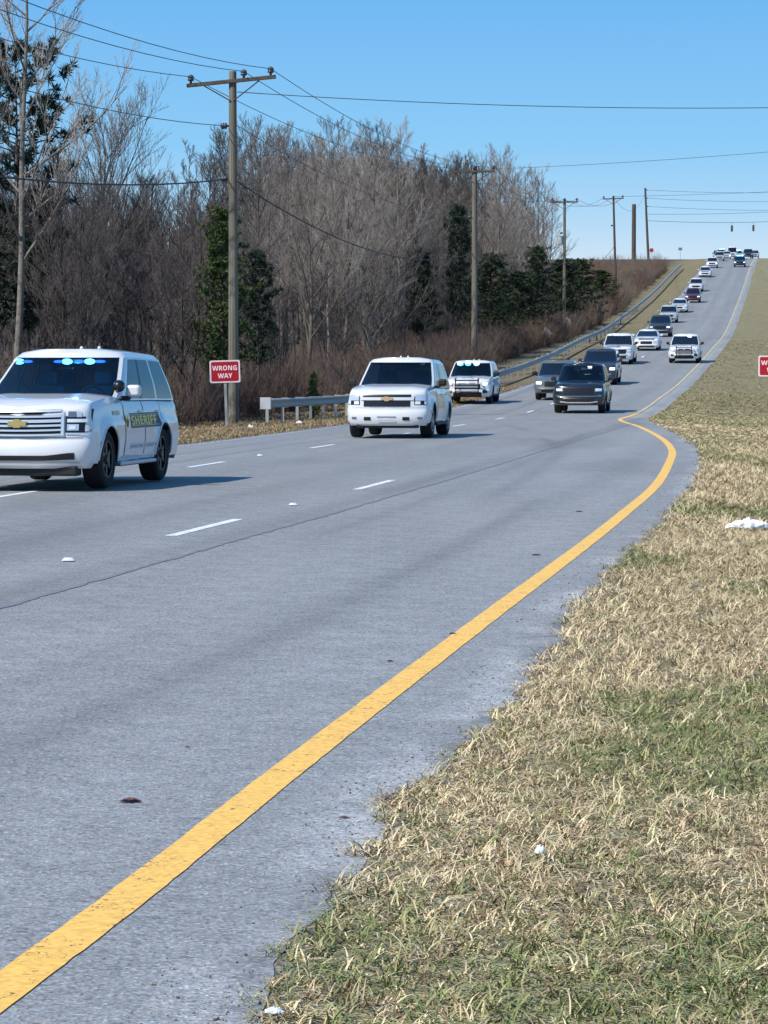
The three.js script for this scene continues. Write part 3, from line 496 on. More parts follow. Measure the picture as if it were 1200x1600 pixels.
wire(p1(.15, 10.2, 0), p2(-.15, 9.4, 0), .8, .013, 'neutral wire from the near pole to the second pole below the crossarm');
wire(p1(.15, 8.3, 0), p2(-.15, 7.2, 0), 1.3, .026, 'dark sagging communication cable from the near pole to the second pole', cableMat, 'communication_cable');
pins2.forEach((x, k) => { wire(p2(x, 12.4), p3(x, 12.4), .9, .014, ['left', 'middle', 'right'][k] + ' wire between the second and third poles'); wire(p3(x, 12.4), p4(x, 13.1), .9, .016, ['left', 'middle', 'right'][k] + ' wire between the third and fourth poles'); });
wire(p2(.1, 7.2, 0), p3(-.1, 6.6, 0), 1.3, .026, 'communication cable between the second and third poles', cableMat, 'communication_cable');
wire(p3(.1, 6.6, 0), p4(-.1, 7.0, 0), 1.3, .026, 'communication cable between the third and fourth poles', cableMat, 'communication_cable');
wire(p1(.15, 11.35, 0), at(1330, 166, 104), .25, .014, 'single wire crossing the sky from the near pole to the right edge');
wire(ph(.2, 16.0, 0), at(1330, 226, 300), .4, .024, 'faint wire crossing the sky above the third pole to the right edge');
[13.0, 11.5, 10.0].forEach((y, k) => wire(p6(.3, y, 0), at(1330, [297, 312, 326][k], 540), .5, .028, ['highest', 'second', 'third'][k] + ' wire strung right from the leaning pole at the crest'));
const spanA = p6(.2, 7.4, 0), spanB = at(1330, 338, 560);
wire(p6(.2, 8.6, 0), at(1330, 322, 548), .5, .03, 'fourth wire from the leaning pole, just above the signal span');
wire(p4(0, 13.1), p6(0, 12.6, 0), 2.5, .018, 'wire from the fourth pole to the leaning pole at the crest');
wire(p4(.0, 13.1), at(1330, 291, 540), .3, .02, 'long faint wire from the fourth pole, level with the top of the leaning pole');
wire(spanA, spanB, .7, .035, 'span wire carrying the two traffic signals at the crest', cableMat, 'span_wire');
{ // signals on the span wire
  const dark = std(.07, .075, .06, .5);
  [[1130, 'left traffic signal hanging from the span wire at the crest'], [1166, 'right traffic signal hanging from the span wire at the crest']].forEach(([px, label]) => {
    const g = thing('traffic_signal', label, 'traffic light', 'signals at the crest'), p = at(px, 345, 556);
    part('housing', boxAt(.4, 1.15, .3, 0, -.75, 0, .04), dark, g); part('hanger', new THREE.CylinderGeometry(.03, .03, .6, 6).translate(0, .1, 0), dark, g);
    for (let k = 0; k < 3; k++) { part('visor', new THREE.CylinderGeometry(.16, .16, .22, 10, 1, true).rotateX(Math.PI / 2).translate(0, -.4 - .36 * k, -.24), dark, g); part('lens', new THREE.CylinderGeometry(.14, .14, .03, 10).rotateX(Math.PI / 2).translate(0, -.4 - .36 * k, -.16), std(...[[.3, .02, .02], [.3, .18, .02], [.02, .2, .1]][k], .3), g); }
    const t = (p.x - spanA.x) / (spanB.x - spanA.x); g.position.copy(V().lerpVectors(spanA, spanB, t)).add(V(0, -4 * .7 * t * (1 - t) - .38, 0));
  });
}
{ // guardrail
  const off = curve([[97.5, -12.05], [103, -11.5], [112, -10.8], [130, -10], [160, -9.5], [185, -9.5], [240, -10.3], [300, -11], [440, -11.2], [480, -11.2]]), g = thing('guardrail', 'galvanised steel guardrail along the left verge climbing the hill', 'guardrail');
  const galv = phys(.40, .415, .40, .7, { metalness: .2 }), prof = [[-.02, .155], [.015, .155], [.075, .115], [.075, .075], [0, .03], [0, -.03], [.075, -.075], [.075, -.115], [.015, -.155], [-.02, -.155]];
  const pos = [], idx = [], zs = []; for (let z = 97.8; z < 476; z += clamp((z - 90) * .02, .5, 3.5)) zs.push(z);
  zs.forEach((z, k) => {
    const X = R(z) + off(z), y = E(z) + .53;
    for (const [d, h] of prof) pos.push(X + d, y + h, -z);
    if (k) for (let q = 0; q < prof.length - 1; q++) { const a = (k - 1) * prof.length + q, b = a + prof.length; idx.push(a, a + 1, b, a + 1, b + 1, b); }
  });
  const geo = new THREE.BufferGeometry(); geo.setAttribute('position', new THREE.Float32BufferAttribute(pos, 3)); geo.setIndex(idx); geo.computeVertexNormals();
  part('rail', geo, new THREE.MeshPhysicalMaterial().copy(galv).clone(), g).material.side = THREE.DoubleSide;
  const end = new THREE.CylinderGeometry(.15, .15, .36, 14, 1, false, 0, Math.PI * 2); end.scale(1.15, 1, .6); const X0 = R(97.6) + off(97.6);
  part('end_terminal', end.translate(X0 - .03, E(97.6) + .53, -97.6), galv, g);
  part('end_plate', boxAt(.36, .4, .05, X0 - .05, E(97.6) + .53, -97.35, .01), std(.55, .57, .58, .6), g);
  const postMat = std(.24, .235, .22, .85), post = boxAt(.1, 1.2, .15, 0, 0, 0), block = boxAt(.15, .34, .12, 0, 0, 0), wood = std(.36, .34, .30, .9);
  for (let z = 98.3; z < 474; z += z < 160 ? 1.9 : 3.8) { const X = R(z) + off(z); const p = part('post', post, z < 112 ? galv : postMat, g); p.position.set(X - .2, E(z) + .1, -z); if (z < 150) { const b = part('spacer_block', block, wood, g); b.position.set(X - .085, E(z) + .53, -z); } }
}
{ // WRONG WAY signs
  const c = document.createElement('canvas'); c.width = 512; c.height = 384; const x = c.getContext('2d');
  x.fillStyle = '#f0dcdc'; x.fillRect(0, 0, 512, 384); x.fillStyle = '#b3101f'; x.beginPath(); x.roundRect(26, 26, 460, 332, 26); x.fill();
  x.fillStyle = '#f7e9ea'; x.font = 'bold 112px sans-serif'; x.textAlign = 'center'; x.textBaseline = 'middle';
  x.save(); x.translate(256, 132); x.scale(Math.min(1, 420 / x.measureText('WRONG').width), 1); x.fillText('WRONG', 0, 0); x.restore(); x.fillText('WAY', 256, 262);
  const t = new THREE.CanvasTexture(c); t.colorSpace = THREE.SRGBColorSpace; t.anisotropy = 8;
  const face = new THREE.MeshStandardMaterial({ map: t, roughness: .45 }), back = std(.5, .51, .52, .5), postM = std(.33, .36, .34, .7);
  const shape = (w, h, r) => { const s = new THREE.Shape(); s.moveTo(-w / 2 + r, -h / 2); s.lineTo(w / 2 - r, -h / 2); s.quadraticCurveTo(w / 2, -h / 2, w / 2, -h / 2 + r); s.lineTo(w / 2, h / 2 - r); s.quadraticCurveTo(w / 2, h / 2, w / 2 - r, h / 2); s.lineTo(-w / 2 + r, h / 2); s.quadraticCurveTo(-w / 2, h / 2, -w / 2, h / 2 - r); s.lineTo(-w / 2, -h / 2 + r); s.quadraticCurveTo(-w / 2, -h / 2, -w / 2 + r, -h / 2); return s; };
  function wrongWay(px, py, pyBase, Z, w, h, turn, label, tiltz) {
    const g = thing('wrong_way_sign', label, 'road sign', 'wrong way signs'), p = at(px, py, Z), y0 = groundY(p.x, Z);
    const plate = part('plate', new THREE.ExtrudeGeometry(shape(w, h, .07), { depth: .006, bevelEnabled: false }).translate(0, p.y - y0, .03), back, g); plate.rotation.z = 0;
    const f = new THREE.ShapeGeometry(shape(w - .01, h - .01, .066)), a = f.attributes.position, uv = f.attributes.uv; for (let k = 0; k < a.count; k++) uv.setXY(k, a.getX(k) / w + .5, a.getY(k) / h + .5);
    part('sign_face', f.translate(0, p.y - y0, .041), face, plate);
    part('post', boxAt(.085, p.y - y0 + h / 2 + .3 - .08, .05, 0, (p.y - y0 + h / 2 - .08 - .3) / 2, 0), postM, g);
    g.position.set(p.x, y0, -Z); g.rotation.set(0, turn, tiltz || 0);
  }
  wrongWay(354, 580.5, 656, 94, 1.0, .74, .12, 'red sign reading WRONG WAY beside the near utility pole', .03);
  wrongWay(1210, 572, 645, 104, 1.17, .76, -.06, 'red sign reading WRONG WAY cut by the right edge, on the median');
}
{ // backs of signs seen from behind, small signs at the crest
  const grey = std(.46, .47, .48, .5), postM = std(.4, .41, .41, .6), mk = (name, label, px, py, Z, geo, mat, bw) => { const p = at(px, py, Z), y0 = groundY(p.x, Z), g = thing(name, label, 'road sign'); part('plate', geo.translate(0, p.y - y0, .03), mat, g); part('post', boxAt(bw, p.y - y0 + .2, bw * .7, 0, (p.y - y0 - .2) / 2, 0), postM, g); g.position.set(p.x, y0, -Z); return g; };
  mk('warning_sign', 'grey back of a diamond road sign behind the guardrail', 853, 521, 228, new THREE.CylinderGeometry(.5, .5, .012, 4).rotateX(Math.PI / 2), grey, .08);
  mk('stop_sign', 'small red stop sign at the foot of the leaning pole', 1018, 391, 545, new THREE.CylinderGeometry(.42, .42, .02, 8).rotateX(Math.PI / 2).rotateZ(Math.PI / 8), std(.45, .03, .05, .5), .08);
  mk('small_sign', 'small dark sign alone on its post at the crest', 1063, 389, 560, boxAt(.75, .55, .02, 0, 0, 0, .008), std(.2, .2, .24, .5), .09);
}
{ // litter, leaves and cones
  const crumple = (seed, w, d, h) => { const g = new THREE.SphereGeometry(1, 36, 20), a = g.attributes.position; for (let k = 0; k < a.count; k++) { const x = a.getX(k), y = a.getY(k), z = a.getZ(k), n = .45 + 1.1 * fbm(x * 3.3 + seed, z * 3.3 + y * 3, seed, 4); a.setXYZ(k, x * w * n, Math.max(-.3, y) * h * n * (.5 + noise(x * 5, z * 5, seed)), z * d * (.7 + .6 * noise(x * 3, z * 3 + 4, seed))); } return toCreasedNormals(g, .2); };
  const paper = std(.82, .84, .85, .7), put = (m, X, Z, dy = 0) => m.position.set(X, groundY(X, Z) + dy, -Z);
  const flatAt = (px, py) => onFlat(px, py);
  let q = flatAt(1170, 830); put(solo('plastic_bag', crumple(3, .19, .14, .05), paper, 'crumpled white plastic bag in the grass at the right edge', 'litter'), q[0], q[1], .05);
  q = flatAt(843, 1360); put(solo('paper_scrap', crumple(4, .014, .012, .016), paper, 'tiny white scrap in the foreground grass', 'litter'), q[0], q[1], .05);
  q = flatAt(428, 1597); put(solo('paper_scrap', crumple(9, .02, .014, .008), paper, 'white scrap at the bottom edge between grass and road', 'litter'), q[0], q[1], .03);
  [[391, 663, 'white litter on the verge right of the red sign'], [467, 658, 'pale litter on the verge below the guardrail end'], [527, 646, 'white litter under the guardrail beside the white suv']].forEach(([a, b, l], k) => { q = flatAt(a, b); put(solo('litter_scrap', crumple(20 + k, .09, .07, .07), paper, l, 'litter', 'litter on the left verge'), q[0], q[1], .04); });
  { const Z = 262, X = (886 - 600) * Z / FOCAL; const m = solo('plastic_bag', crumple(31, .3, .3, .45), paper, 'white bag caught in the brush at the foot of the third pole', 'litter'); put(m, X, Z, 1.0); }
  const leaf = (seed, l, w) => { const r = rngOf(seed), n = 9, pos = [], idx = []; for (let i = 0; i <= n; i++) { const t = i / n, b = w * Math.pow(Math.sin(Math.PI * clamp(t * .96 + .03)), .8) * (.7 + .5 * r()); const up = .3 + .12 * r(); for (let j = -2; j <= 2; j++) { const s = j / 2; pos.push(l * (t - .5), .003 + Math.pow(Math.abs(s), 1.6) * w * up * Math.sin(Math.PI * clamp(t * .9 + .05)) + .05 * l * Math.pow(t - .5, 2), b * s * .8); } if (i) for (let j = 0; j < 4; j++) { const a = (i - 1) * 5 + j; idx.push(a, a + 5, a + 1, a + 1, a + 5, a + 6); } } const g = new THREE.BufferGeometry(); g.setAttribute('position', new THREE.Float32BufferAttribute(pos, 3)); g.setIndex(idx); g.computeVertexNormals(); return g; };
  const dead = std(.11, .05, .042, .7, { side: THREE.DoubleSide });
  [[204, 1254, .085, .036, 'curled dark red leaf lying on the road left of the yellow line'], [538, 1279, .045, .014, 'small dark leaf on the shoulder between yellow line and grass'], [610, 1034, .04, .018, 'dark leaf on the asphalt left of the yellow line, farther up'], [707, 991, .05, .018, 'dark twig-like leaf lying on the yellow line'], [293, 1168, .02, .012, 'tiny dark crumb on the asphalt above the red leaf'], [838, 868, .09, .03, 'dark leaf on the turn lane left of the yellow curve'], [905, 800, .09, .03, 'farthest dark leaf on the turn lane inside the yellow curve']].forEach(([px, py, l, w, lab], k) => { q = flatAt(px, py); const m = solo('dead_leaf', leaf(50 + k, l, w), dead, lab, 'leaf', 'fallen leaves on the road'); m.position.set(q[0], .0, -q[1]); m.rotation.y = [.1, .05, .5, .2, 1, .3, .1][k]; });
}

// ---------------------------------------------------------------- vehicles (own axes: +z forward, +x the driver's side that shows here)
const paint = (r, g, b, rough = .35) => phys(r, g, b, rough, { clearcoat: 1, clearcoatRoughness: .04 });
const M = {
  white: paint(.68, .69, .70), offWhite: paint(.60, .61, .62), black: paint(.012, .013, .015, .3), grey: paint(.11, .125, .13), dark: paint(.035, .04, .048), silver: paint(.42, .44, .46), maroon: paint(.10, .022, .03), navy: paint(.03, .04, .075),
  rubber: std(.012, .012, .013, .9), blackPlastic: std(.009, .009, .01, .6), trim: std(.012, .012, .014, .35), chrome: phys(.82, .82, .83, .22, { metalness: .55 }), dullMetal: phys(.45, .46, .48, .35, { metalness: .8 }), steelRim: phys(.05, .05, .055, .4, { metalness: .5 }),
  lens: phys(.75, .78, .8, .06, { clearcoat: 1 }), lampInner: phys(.3, .31, .33, .2, { metalness: .7 }), tint: new THREE.MeshPhysicalMaterial({ color: rgb(.22, .26, .31), transmission: 1, thickness: 0, roughness: 0, ior: 1.5 }), darkGlass: phys(.006, .008, .012, .04, { clearcoat: 1 }), liner: std(.035, .035, .04, .9), seat: std(.05, .05, .055, .85),
  gold: phys(.72, .55, .2, .3, { metalness: .7 }), amber: phys(.6, .25, .05, .2), red: std(.3, .01, .01, .3),
};
const glow = (r, g, b, k) => new THREE.MeshStandardMaterial({ color: rgb(r * .3, g * .3, b * .3), emissive: rgb(r, g, b), emissiveIntensity: k, roughness: .4 });
const blueGlow = glow(.10, .62, 1, 9), deepBlue = glow(.02, .14, 1, 9), headGlow = glow(1, .97, .92, 2.6), cyanGlow = glow(.22, .85, 1, 9);

function tidy(pos, idx, crease = .4) { const g = new THREE.BufferGeometry(); g.setAttribute('position', new THREE.Float32BufferAttribute(pos, 3)); g.setIndex(idx); const m = mergeVertices(g, 2e-4); return toCreasedNormals(m, crease); }
function wheelParts(R_, w, styleRim) {
  const tp = [[.62, -.42], [.72, -.5], [.9, -.5], [.97, -.42], [1, -.3], [1, .3], [.97, .42], [.9, .5], [.72, .5], [.62, .42]].map(a => new THREE.Vector2(a[0] * R_, a[1] * w));
  const tyre = new THREE.LatheGeometry(tp, 28); tyre.rotateZ(Math.PI / 2);
  const bits = [], disc = new THREE.CylinderGeometry(R_ * .63, R_ * .63, w * .3, 24, 1, false); disc.rotateZ(Math.PI / 2); disc.translate(w * .02, 0, 0);
  const lip = new THREE.TorusGeometry(R_ * .62, .018, 6, 28); lip.rotateY(Math.PI / 2); lip.translate(w * .42, 0, 0); bits.push(lip);
  for (let k = 0; k < 6; k++) { const b = boxAt(w * .2, R_ * .5, R_ * .17, 0, R_ * .34, 0); b.rotateX(k * Math.PI / 3); b.translate(w * .3, 0, 0); bits.push(b); }
  const hub = new THREE.CylinderGeometry(R_ * .16, R_ * .19, w * .16, 12); hub.rotateZ(-Math.PI / 2); hub.translate(w * .42, 0, 0); bits.push(hub);
  return { tyre, rim: mergeGeometries(bits.map(b => b.toNonIndexed ? (b.index ? b.toNonIndexed() : b) : b)), disc };
}
const wheelCache = {};

function makeCar(name, label, category, group, s) {
  const car = thing(name, label, category, group), hw = s.W / 2, L2 = s.L / 2, lod = s.lod;
  s = { y0: .3, m: 4.6, c: .34, bow: .12, nar: .035, ...s };
  const wT = s.wT || [[0, .93], [.1, .96], [.4, 1], [.62, .995], [.7, .975], [.9, .95], [1, .91]], fT = s.fT || [[0, -.1], [.06, -.03], [.2, 0], [.38, 0], [.435, -.045], [.88, -.075], [.95, -.1], [1, -.16]], bT = s.bT || [[0, .06], [.2, 0], [.5, .03], [1, .1]];
  const nar = z => 1 - s.nar * Math.pow(clamp(Math.abs(z) / L2), 4), yTop = z => table(s.top, z);
  const ar = s.wr + .065, axles = [s.axF, s.axF - s.wb];
  const flare = (z, y) => { let f = 0; for (const a of axles) { const d = Math.hypot(z - a, y - s.wr); f += .03 * Math.exp(-Math.pow((d - ar - .02) / .08, 2)); } return f; };
  const Fz = t => L2 + table(fT, t), Bz = t => -L2 + table(bT, t), Wx = t => hw * table(wT, t);
  function frontAt(t, th) { const sx = Math.pow(Math.sin(th), 2 / s.m), W = Wx(t); return [W * sx, Fz(t) - s.bow * sx * sx - s.c * (1 - Math.pow(Math.max(0, Math.cos(th)), 2 / s.m))]; }
  function rearAt(t, th) { const sx = Math.pow(Math.sin(th), 2 / 5), W = Wx(t); return [W * sx, Bz(t) + .05 * sx * sx + .16 * (1 - Math.pow(Math.max(0, Math.cos(th)), 2 / 5))]; }
  const zs0 = L2 - s.bow - s.c, ze0 = -L2 + .21;
  // lower shell columns
  const cols = [], nf = lod > 1 ? 14 : 8, nr = lod > 1 ? 8 : 5;
  for (let i = 0; i <= nf; i++) { const th = i / nf * Math.PI / 2; cols.push({ z: frontAt(.4, th)[1], f: t => frontAt(t, th) }); }
  const zl = new Set(); for (const a of axles) for (let k = 0; k <= (lod > 1 ? 16 : 8); k++) zl.add(a + ar * Math.cos(k / (lod > 1 ? 16 : 8) * Math.PI)); for (let z = zs0 - .1; z > ze0 + .05; z -= .25) zl.add(z);
  const list = [...zl].filter(z => z < zs0 - .02 && z > ze0 + .02).sort((a, b) => b - a);
  const eps = 1e-3; for (const a of axles) for (const e of [ar, -ar]) list.push(a + e + Math.sign(e) * eps * 3); list.sort((a, b) => b - a);
  for (const z of list) { const q = clamp((zs0 - z) / (zs0 - ze0)); cols.push({ z, side: true, f: t => { const zz = z + (Fz(t) - L2) * Math.pow(1 - q, 6) + (Bz(t) + L2) * Math.pow(q, 6); return [Wx(t), zz]; } }); }
  for (let i = nr; i >= 0; i--) { const th = i / nr * Math.PI / 2; cols.push({ z: rearAt(.4, th)[1], f: t => rearAt(t, th) }); }
  const lowY = z => { for (const a of axles) { const d = Math.abs(z - a); if (d < ar + eps) return s.wr + Math.sqrt(Math.max(0, ar * ar - d * d)); } return s.y0 + (s.rocker || 0) * (z < zs0 && z > ze0 ? 1 : 0); };
  const rows = lod > 1 ? [0, .05, .1, .2, .3, .4, .46, .52, .6, .66, .72, .8, .88, .94, .98, 1] : [0, .1, .3, .5, .66, .8, .92, 1];
  const P = cols.map(c => { const yt = yTop(c.z), yl = lowY(c.z); return rows.map(r => { const y = lerp(yl, yt, r), t = clamp((y - s.y0) / (yt - s.y0)), [x, z] = c.f(t); return [(x + (c.side ? flare(z, y) : 0)) * nar(z), y, z]; }); });
  const pos = [], idx = [];
  const shell = (P, want, pos, idx, inset = 0) => { for (const sd of [1, -1]) { const b = pos.length / 3, n = P[0].length; for (const c of P) for (const p of c) pos.push(sd * (p[0] - Math.sign(p[0]) * inset), p[1], p[2]); for (let i = 0; i < P.length - 1; i++) for (let k = 0; k < n - 1; k++) if (want(i, k)) { const a = b + i * n + k, q = a + n; if (sd > 0) idx.push(a, q, q + 1, a, q + 1, a + 1); else idx.push(a, q + 1, q, a, a + 1, q + 1); } } };
  shell(P, () => true, pos, idx);
  // hood
  const nt = rows.length - 1, capX = lod > 1 ? 20 : 10;
  const cap = (line, crown, pos, idx) => { const b = pos.length / 3; line.forEach((p, i) => { for (let k = 0; k <= capX; k++) { const u = k / capX * 2 - 1; pos.push(p[0] * u, p[1] + crown(p[2]) * (1 - u * u * u * u + .3 * Math.exp(-Math.pow((Math.abs(u) - .6) / .13, 2)) * (1 - u * u)), p[2]); } if (i) for (let k = 0; k < capX; k++) { const a = b + (i - 1) * (capX + 1) + k, q = a + capX + 1; idx.push(a, a + 1, q, a + 1, q + 1, q); } }); };
  const hp = [], hi = []; cap(P.map(c => c[nt]).filter(p => p[2] > s.cowl - .25), z => .045 * sstep(L2, L2 - .5, z), hp, hi);
  // greenhouse
  const gw = s.gw || [[0, .935], [.3, .905], [.9, .795], [1, .725]], roofY = z => s.H - .045 * Math.pow((z - s.roofF + .5) / (s.roofF - s.roofB) * 1.2, 2) - .03;
  const gF = t => lerp(s.cowl + .12, s.roofF, Math.pow(t, .92)), gB = t => lerp(s.tail, s.roofB, Math.pow(t, 1.25)), gW = t => hw * table(gw, t), gc = .13, gb = .2;
  const gFront = (t, th) => { const sx = Math.pow(Math.sin(th), 2 / 4), W = gW(t); return [W * sx, gF(t) - gb * sx * sx - gc * (1 - Math.pow(Math.max(0, Math.cos(th)), .5))]; };
  const gRear = (t, th) => { const sx = Math.pow(Math.sin(th), 2 / 5), W = gW(t); return [W * sx * .985, gB(t) + .06 * sx * sx + .1 * (1 - Math.pow(Math.max(0, Math.cos(th)), .4))]; };
  const gcol = [], gf = lod > 1 ? 12 : 7;
  for (let i = 0; i <= gf; i++) { const w = gf - 2, th = i <= w ? i / w * 1.05 : lerp(1.05, Math.PI / 2, (i - w) / 2); gcol.push({ f: t => gFront(t, th), win: i < w ? 'windshield' : null }); }
  for (const [q, win] of s.side) gcol.push({ q, win, f: t => { const a = gF(t) - gb - gc, b = gB(t) + .16, a0 = gF(.35) - gb - gc, b0 = gB(.35) + .16, z = lerp(a0, b0, q) + (a - a0) * Math.pow(1 - q, 3) + (b - b0) * Math.pow(q, 3); return [gW(t), z]; } });
  for (let i = 5; i >= 0; i--) { const th = i / 5 * Math.PI / 2; gcol.push({ f: t => gRear(t, th), win: i < 5 && i > 0 ? 'rear_window' : null }); }
  const grow_ = lod > 1 ? [0, .035, .1, .2, .35, .5, .65, .78, .86, .9, .95, 1] : [0, .035, .3, .6, .86, .95, 1];
  const GP = gcol.map(c => grow_.map(t => { const [x, z] = c.f(t); const yb = yTop(clamp(z, s.tail, s.cowl)) - .012; return [x, lerp(yb, roofY(z), t), z]; }));
  const topWin = w => w === 'windshield' ? .88 : .87, isWin = (i, k) => gcol[i].win && grow_[k] >= .03 && grow_[k + 1] <= topWin(gcol[i].win) + .02;
  shell(GP, (i, k) => !isWin(i, k), pos, idx);
  const rt = grow_.length - 1; cap(GP.map(c => c[rt]), z => .05, pos, idx);
  part('body', tidy(pos, idx), s.paint, car);
  part('hood', tidy(hp, hi, .9), s.paint, car);
  const glass = lod > 1 ? M.tint : M.darkGlass;
  const groups = {}; gcol.forEach((c, i) => { if (c.win) (groups[c.win] ||= []).push(i); });
  for (const [w, ids] of Object.entries(groups)) {
    if (w === 'windshield' || w === 'rear_window') { const p = [], q = []; shell(GP, (i, k) => ids.includes(i) && isWin(i, k), p, q, 0); part(w, tidy(p, q, 1.2), glass, car); }
    else for (const sd of [1, -1]) { const p = [], q = [], n = grow_.length; GP.forEach(c => c.forEach(v => p.push(sd * v[0], v[1], v[2]))); for (const i of ids) for (let k = 0; k < n - 1; k++) if (isWin(i, k)) { const a = i * n + k, b = a + n; if (sd > 0) q.push(a, b, b + 1, a, b + 1, a + 1); else q.push(a, b + 1, b, a, a + 1, b + 1); } part('side_window', tidy(p, q, 1.2), s.rearTint && w !== 'window_a' ? s.rearTint : glass, car); }
  }
  // surfaces to lay parts on
  const frontFn = (x, y) => { const t = clamp((y - s.y0) / (s.top[s.top.length - 1][1] - s.y0)), W = Wx(t), a = Math.min(Math.abs(x) / W, .998), th = Math.asin(Math.pow(a, s.m / 2)), z = frontAt(t, th)[1]; return V(x * nar(z), y, z); };
  const sideFn = (z, y) => { const t = clamp((y - s.y0) / (yTop(z) - s.y0)); return V((Wx(t) + flare(z, y)) * nar(z), y, z); };
  const screenFn = (x, t) => { const W = gW(t), a = Math.min(Math.abs(x) / W, .99), z = gFront(t, Math.asin(a * a))[1]; return V(x, lerp(yTop(Math.min(z, s.cowl)) - .012, roofY(z), t), z); };
  function patch(fn, u0, u1, v0, v1, off, nu = 6, nv = 4, mirror = 1) {
    const p = [], q = [], uv = [], e = 2e-3, c = V(0, .8, 0);
    for (let j = 0; j <= nv; j++) for (let i = 0; i <= nu; i++) {
      const u = lerp(u0, u1, i / nu), b = typeof v0 === 'function' ? v0(u) : v0, d = typeof v1 === 'function' ? v1(u) : v1, v = lerp(b, d, j / nv), o = fn(u, v), n = V().subVectors(fn(u + e, v), o).cross(V().subVectors(fn(u, v + e), o)).normalize();
      if (n.dot(V().subVectors(o, c)) < 0) n.negate(); o.addScaledVector(n, off); p.push(o.x * mirror, o.y, o.z); uv.push(i / nu, j / nv);
      if (i && j) { const a = j * (nu + 1) + i; q.push(a - nu - 2, a - nu - 1, a, a - nu - 2, a, a - 1); }
    }
    const g = new THREE.BufferGeometry(); g.setAttribute('position', new THREE.Float32BufferAttribute(p, 3)); g.setAttribute('uv', new THREE.Float32BufferAttribute(uv, 2)); g.setIndex(q); g.computeVertexNormals(); return g;
  }
  const dbl = m => { if (m.side !== THREE.DoubleSide) m.side = THREE.DoubleSide; return m; };
  const F = (nm, x0, x1, y0, y1, mat, off = .006, parent = car) => { const r = []; for (const sd of x0 < 0 ? [1] : [1, -1]) r.push(part(nm, patch(frontFn, x0, x1, y0, y1, off, Math.max(4, Math.round((x1 - x0) * 14)), 3, sd), dbl(mat), parent)); return r; };
  const S = (nm, z0, z1, y0, y1, mat, off = .006, parent = car, both = true) => { const r = []; for (const sd of both ? [1, -1] : [1]) r.push(part(nm, patch(sideFn, z0, z1, y0, y1, off, Math.max(2, Math.round(Math.abs(z1 - z0) * 6)), 3, sd), dbl(mat), parent)); return r; };
  // wheels and underside
  const key = s.wr + (s.tw || .27); const wp = wheelCache[key] ||= wheelParts(s.wr, s.tw || .27);
  for (const a of axles) for (const sd of [1, -1]) { const w = new THREE.Group(); w.name = 'wheel'; car.add(w); w.position.set(sd * (hw - .155), s.wr, a); if (sd < 0) w.rotation.y = Math.PI; part('tyre', wp.tyre, M.rubber, w); part('rim', wp.rim, s.rim || M.steelRim, w); if (lod > 0) part('hub_disc', wp.disc, M.blackPlastic, w); }
  const und = [boxAt(s.W - .75, .5, s.L - .5, 0, .62, 0), boxAt(s.W - .2, .5, s.wb - 2 * ar - .02, 0, s.y0 + .3, s.axF - s.wb / 2), boxAt(.5, .14, .5, .1, .32, -s.wb * .4)]; if (lod > 1) { und.push(boxAt(s.W - .9, .12, .16, 0, s.wr - .04, axles[0]), boxAt(s.W - .9, .12, .16, 0, s.wr - .04, axles[1])); }
  part('chassis', mergeGeometries(und), M.blackPlastic, car);
  // mirrors
  for (const sd of [1, -1]) { const z = s.cowl - .42, y = yTop(z) + .11; const m = part('mirror', boxAt(.2, .17, .14, sd * (hw + .1), y, z, .05), s.mirror || s.paint, car); part('mirror_arm', boxAt(.14, .06, .09, sd * (hw - .02), y - .1, z, .02), M.blackPlastic, m); }
  if (lod > 1) {
    // cabin
    const lp = [], li = []; shell(GP, (i, k) => !isWin(i, k), lp, li, .03); cap(GP.map(c => [c[rt][0] - .03, c[rt][1] - .03, c[rt][2]]), () => .03, lp, li); part('headliner', tidy(lp, li), dbl(M.liner), car);
    const yb = yTop(0); part('dashboard', boxAt(s.W * .8, .3, .5, 0, yb - .12, s.cowl - .35, .08), M.liner, car); part('cabin_floor', boxAt(s.W * .84, .05, s.cowl - s.tail - .2, 0, yb - .45, (s.cowl + s.tail) / 2), M.liner, car);
    for (const sx of [-1, 1]) for (const z of [s.cowl - 1.35, s.cowl - 2.3]) { const st = part('seat', boxAt(.5, .62, .16, sx * .42, yb - .12, z, .06), M.seat, car); part('headrest', boxAt(.27, .2, .11, sx * .42, yb + .3, z - .03, .04), M.seat, st); }
    const sw = new THREE.TorusGeometry(.18, .018, 6, 20); sw.rotateX(-.4); part('steering_wheel', sw.translate(.42, yb + .02, s.cowl - .72), M.liner, car);
    part('rear_view_mirror', boxAt(.24, .07, .03, 0, s.H - .28, screenFn(0, .84).z - .1, .01), M.trim, car);
    // doors with gaps
    for (const sd of [1, -1]) for (const [z0, z1] of s.doors) {
      const low = z => Math.max(s.y0 + .13, ...axles.map(a => { const d = Math.abs(z - a); return d < ar + .05 ? s.wr + Math.sqrt((ar + .05) ** 2 - d * d) : 0; }));
      const d = part('door', patch(sideFn, z0, z1, low, z => yTop(z) - .02, .004, 14, 8, sd), dbl(s.paint), car);
      part('handle', boxAt(.03, .035, .2, sd * (sideFn(z1 + .16, yTop(z1) - .17).x + .015), yTop(z1) - .17, z1 + .16, .01), s.handle || s.paint, d);
      for (const z of [z0, z1]) part('door_gap', patch(sideFn, z - .007, z + .007, low, z => yTop(z) - .02, .006, 1, 8, sd), dbl(M.trim), d);
    }
    for (const sd of [1, -1]) part('running_board', boxAt(.12, .06, s.wb - 2 * ar - .1, sd * (hw - .03), s.y0 + .02, s.axF - s.wb / 2, .02), s.board || M.blackPlastic, car);
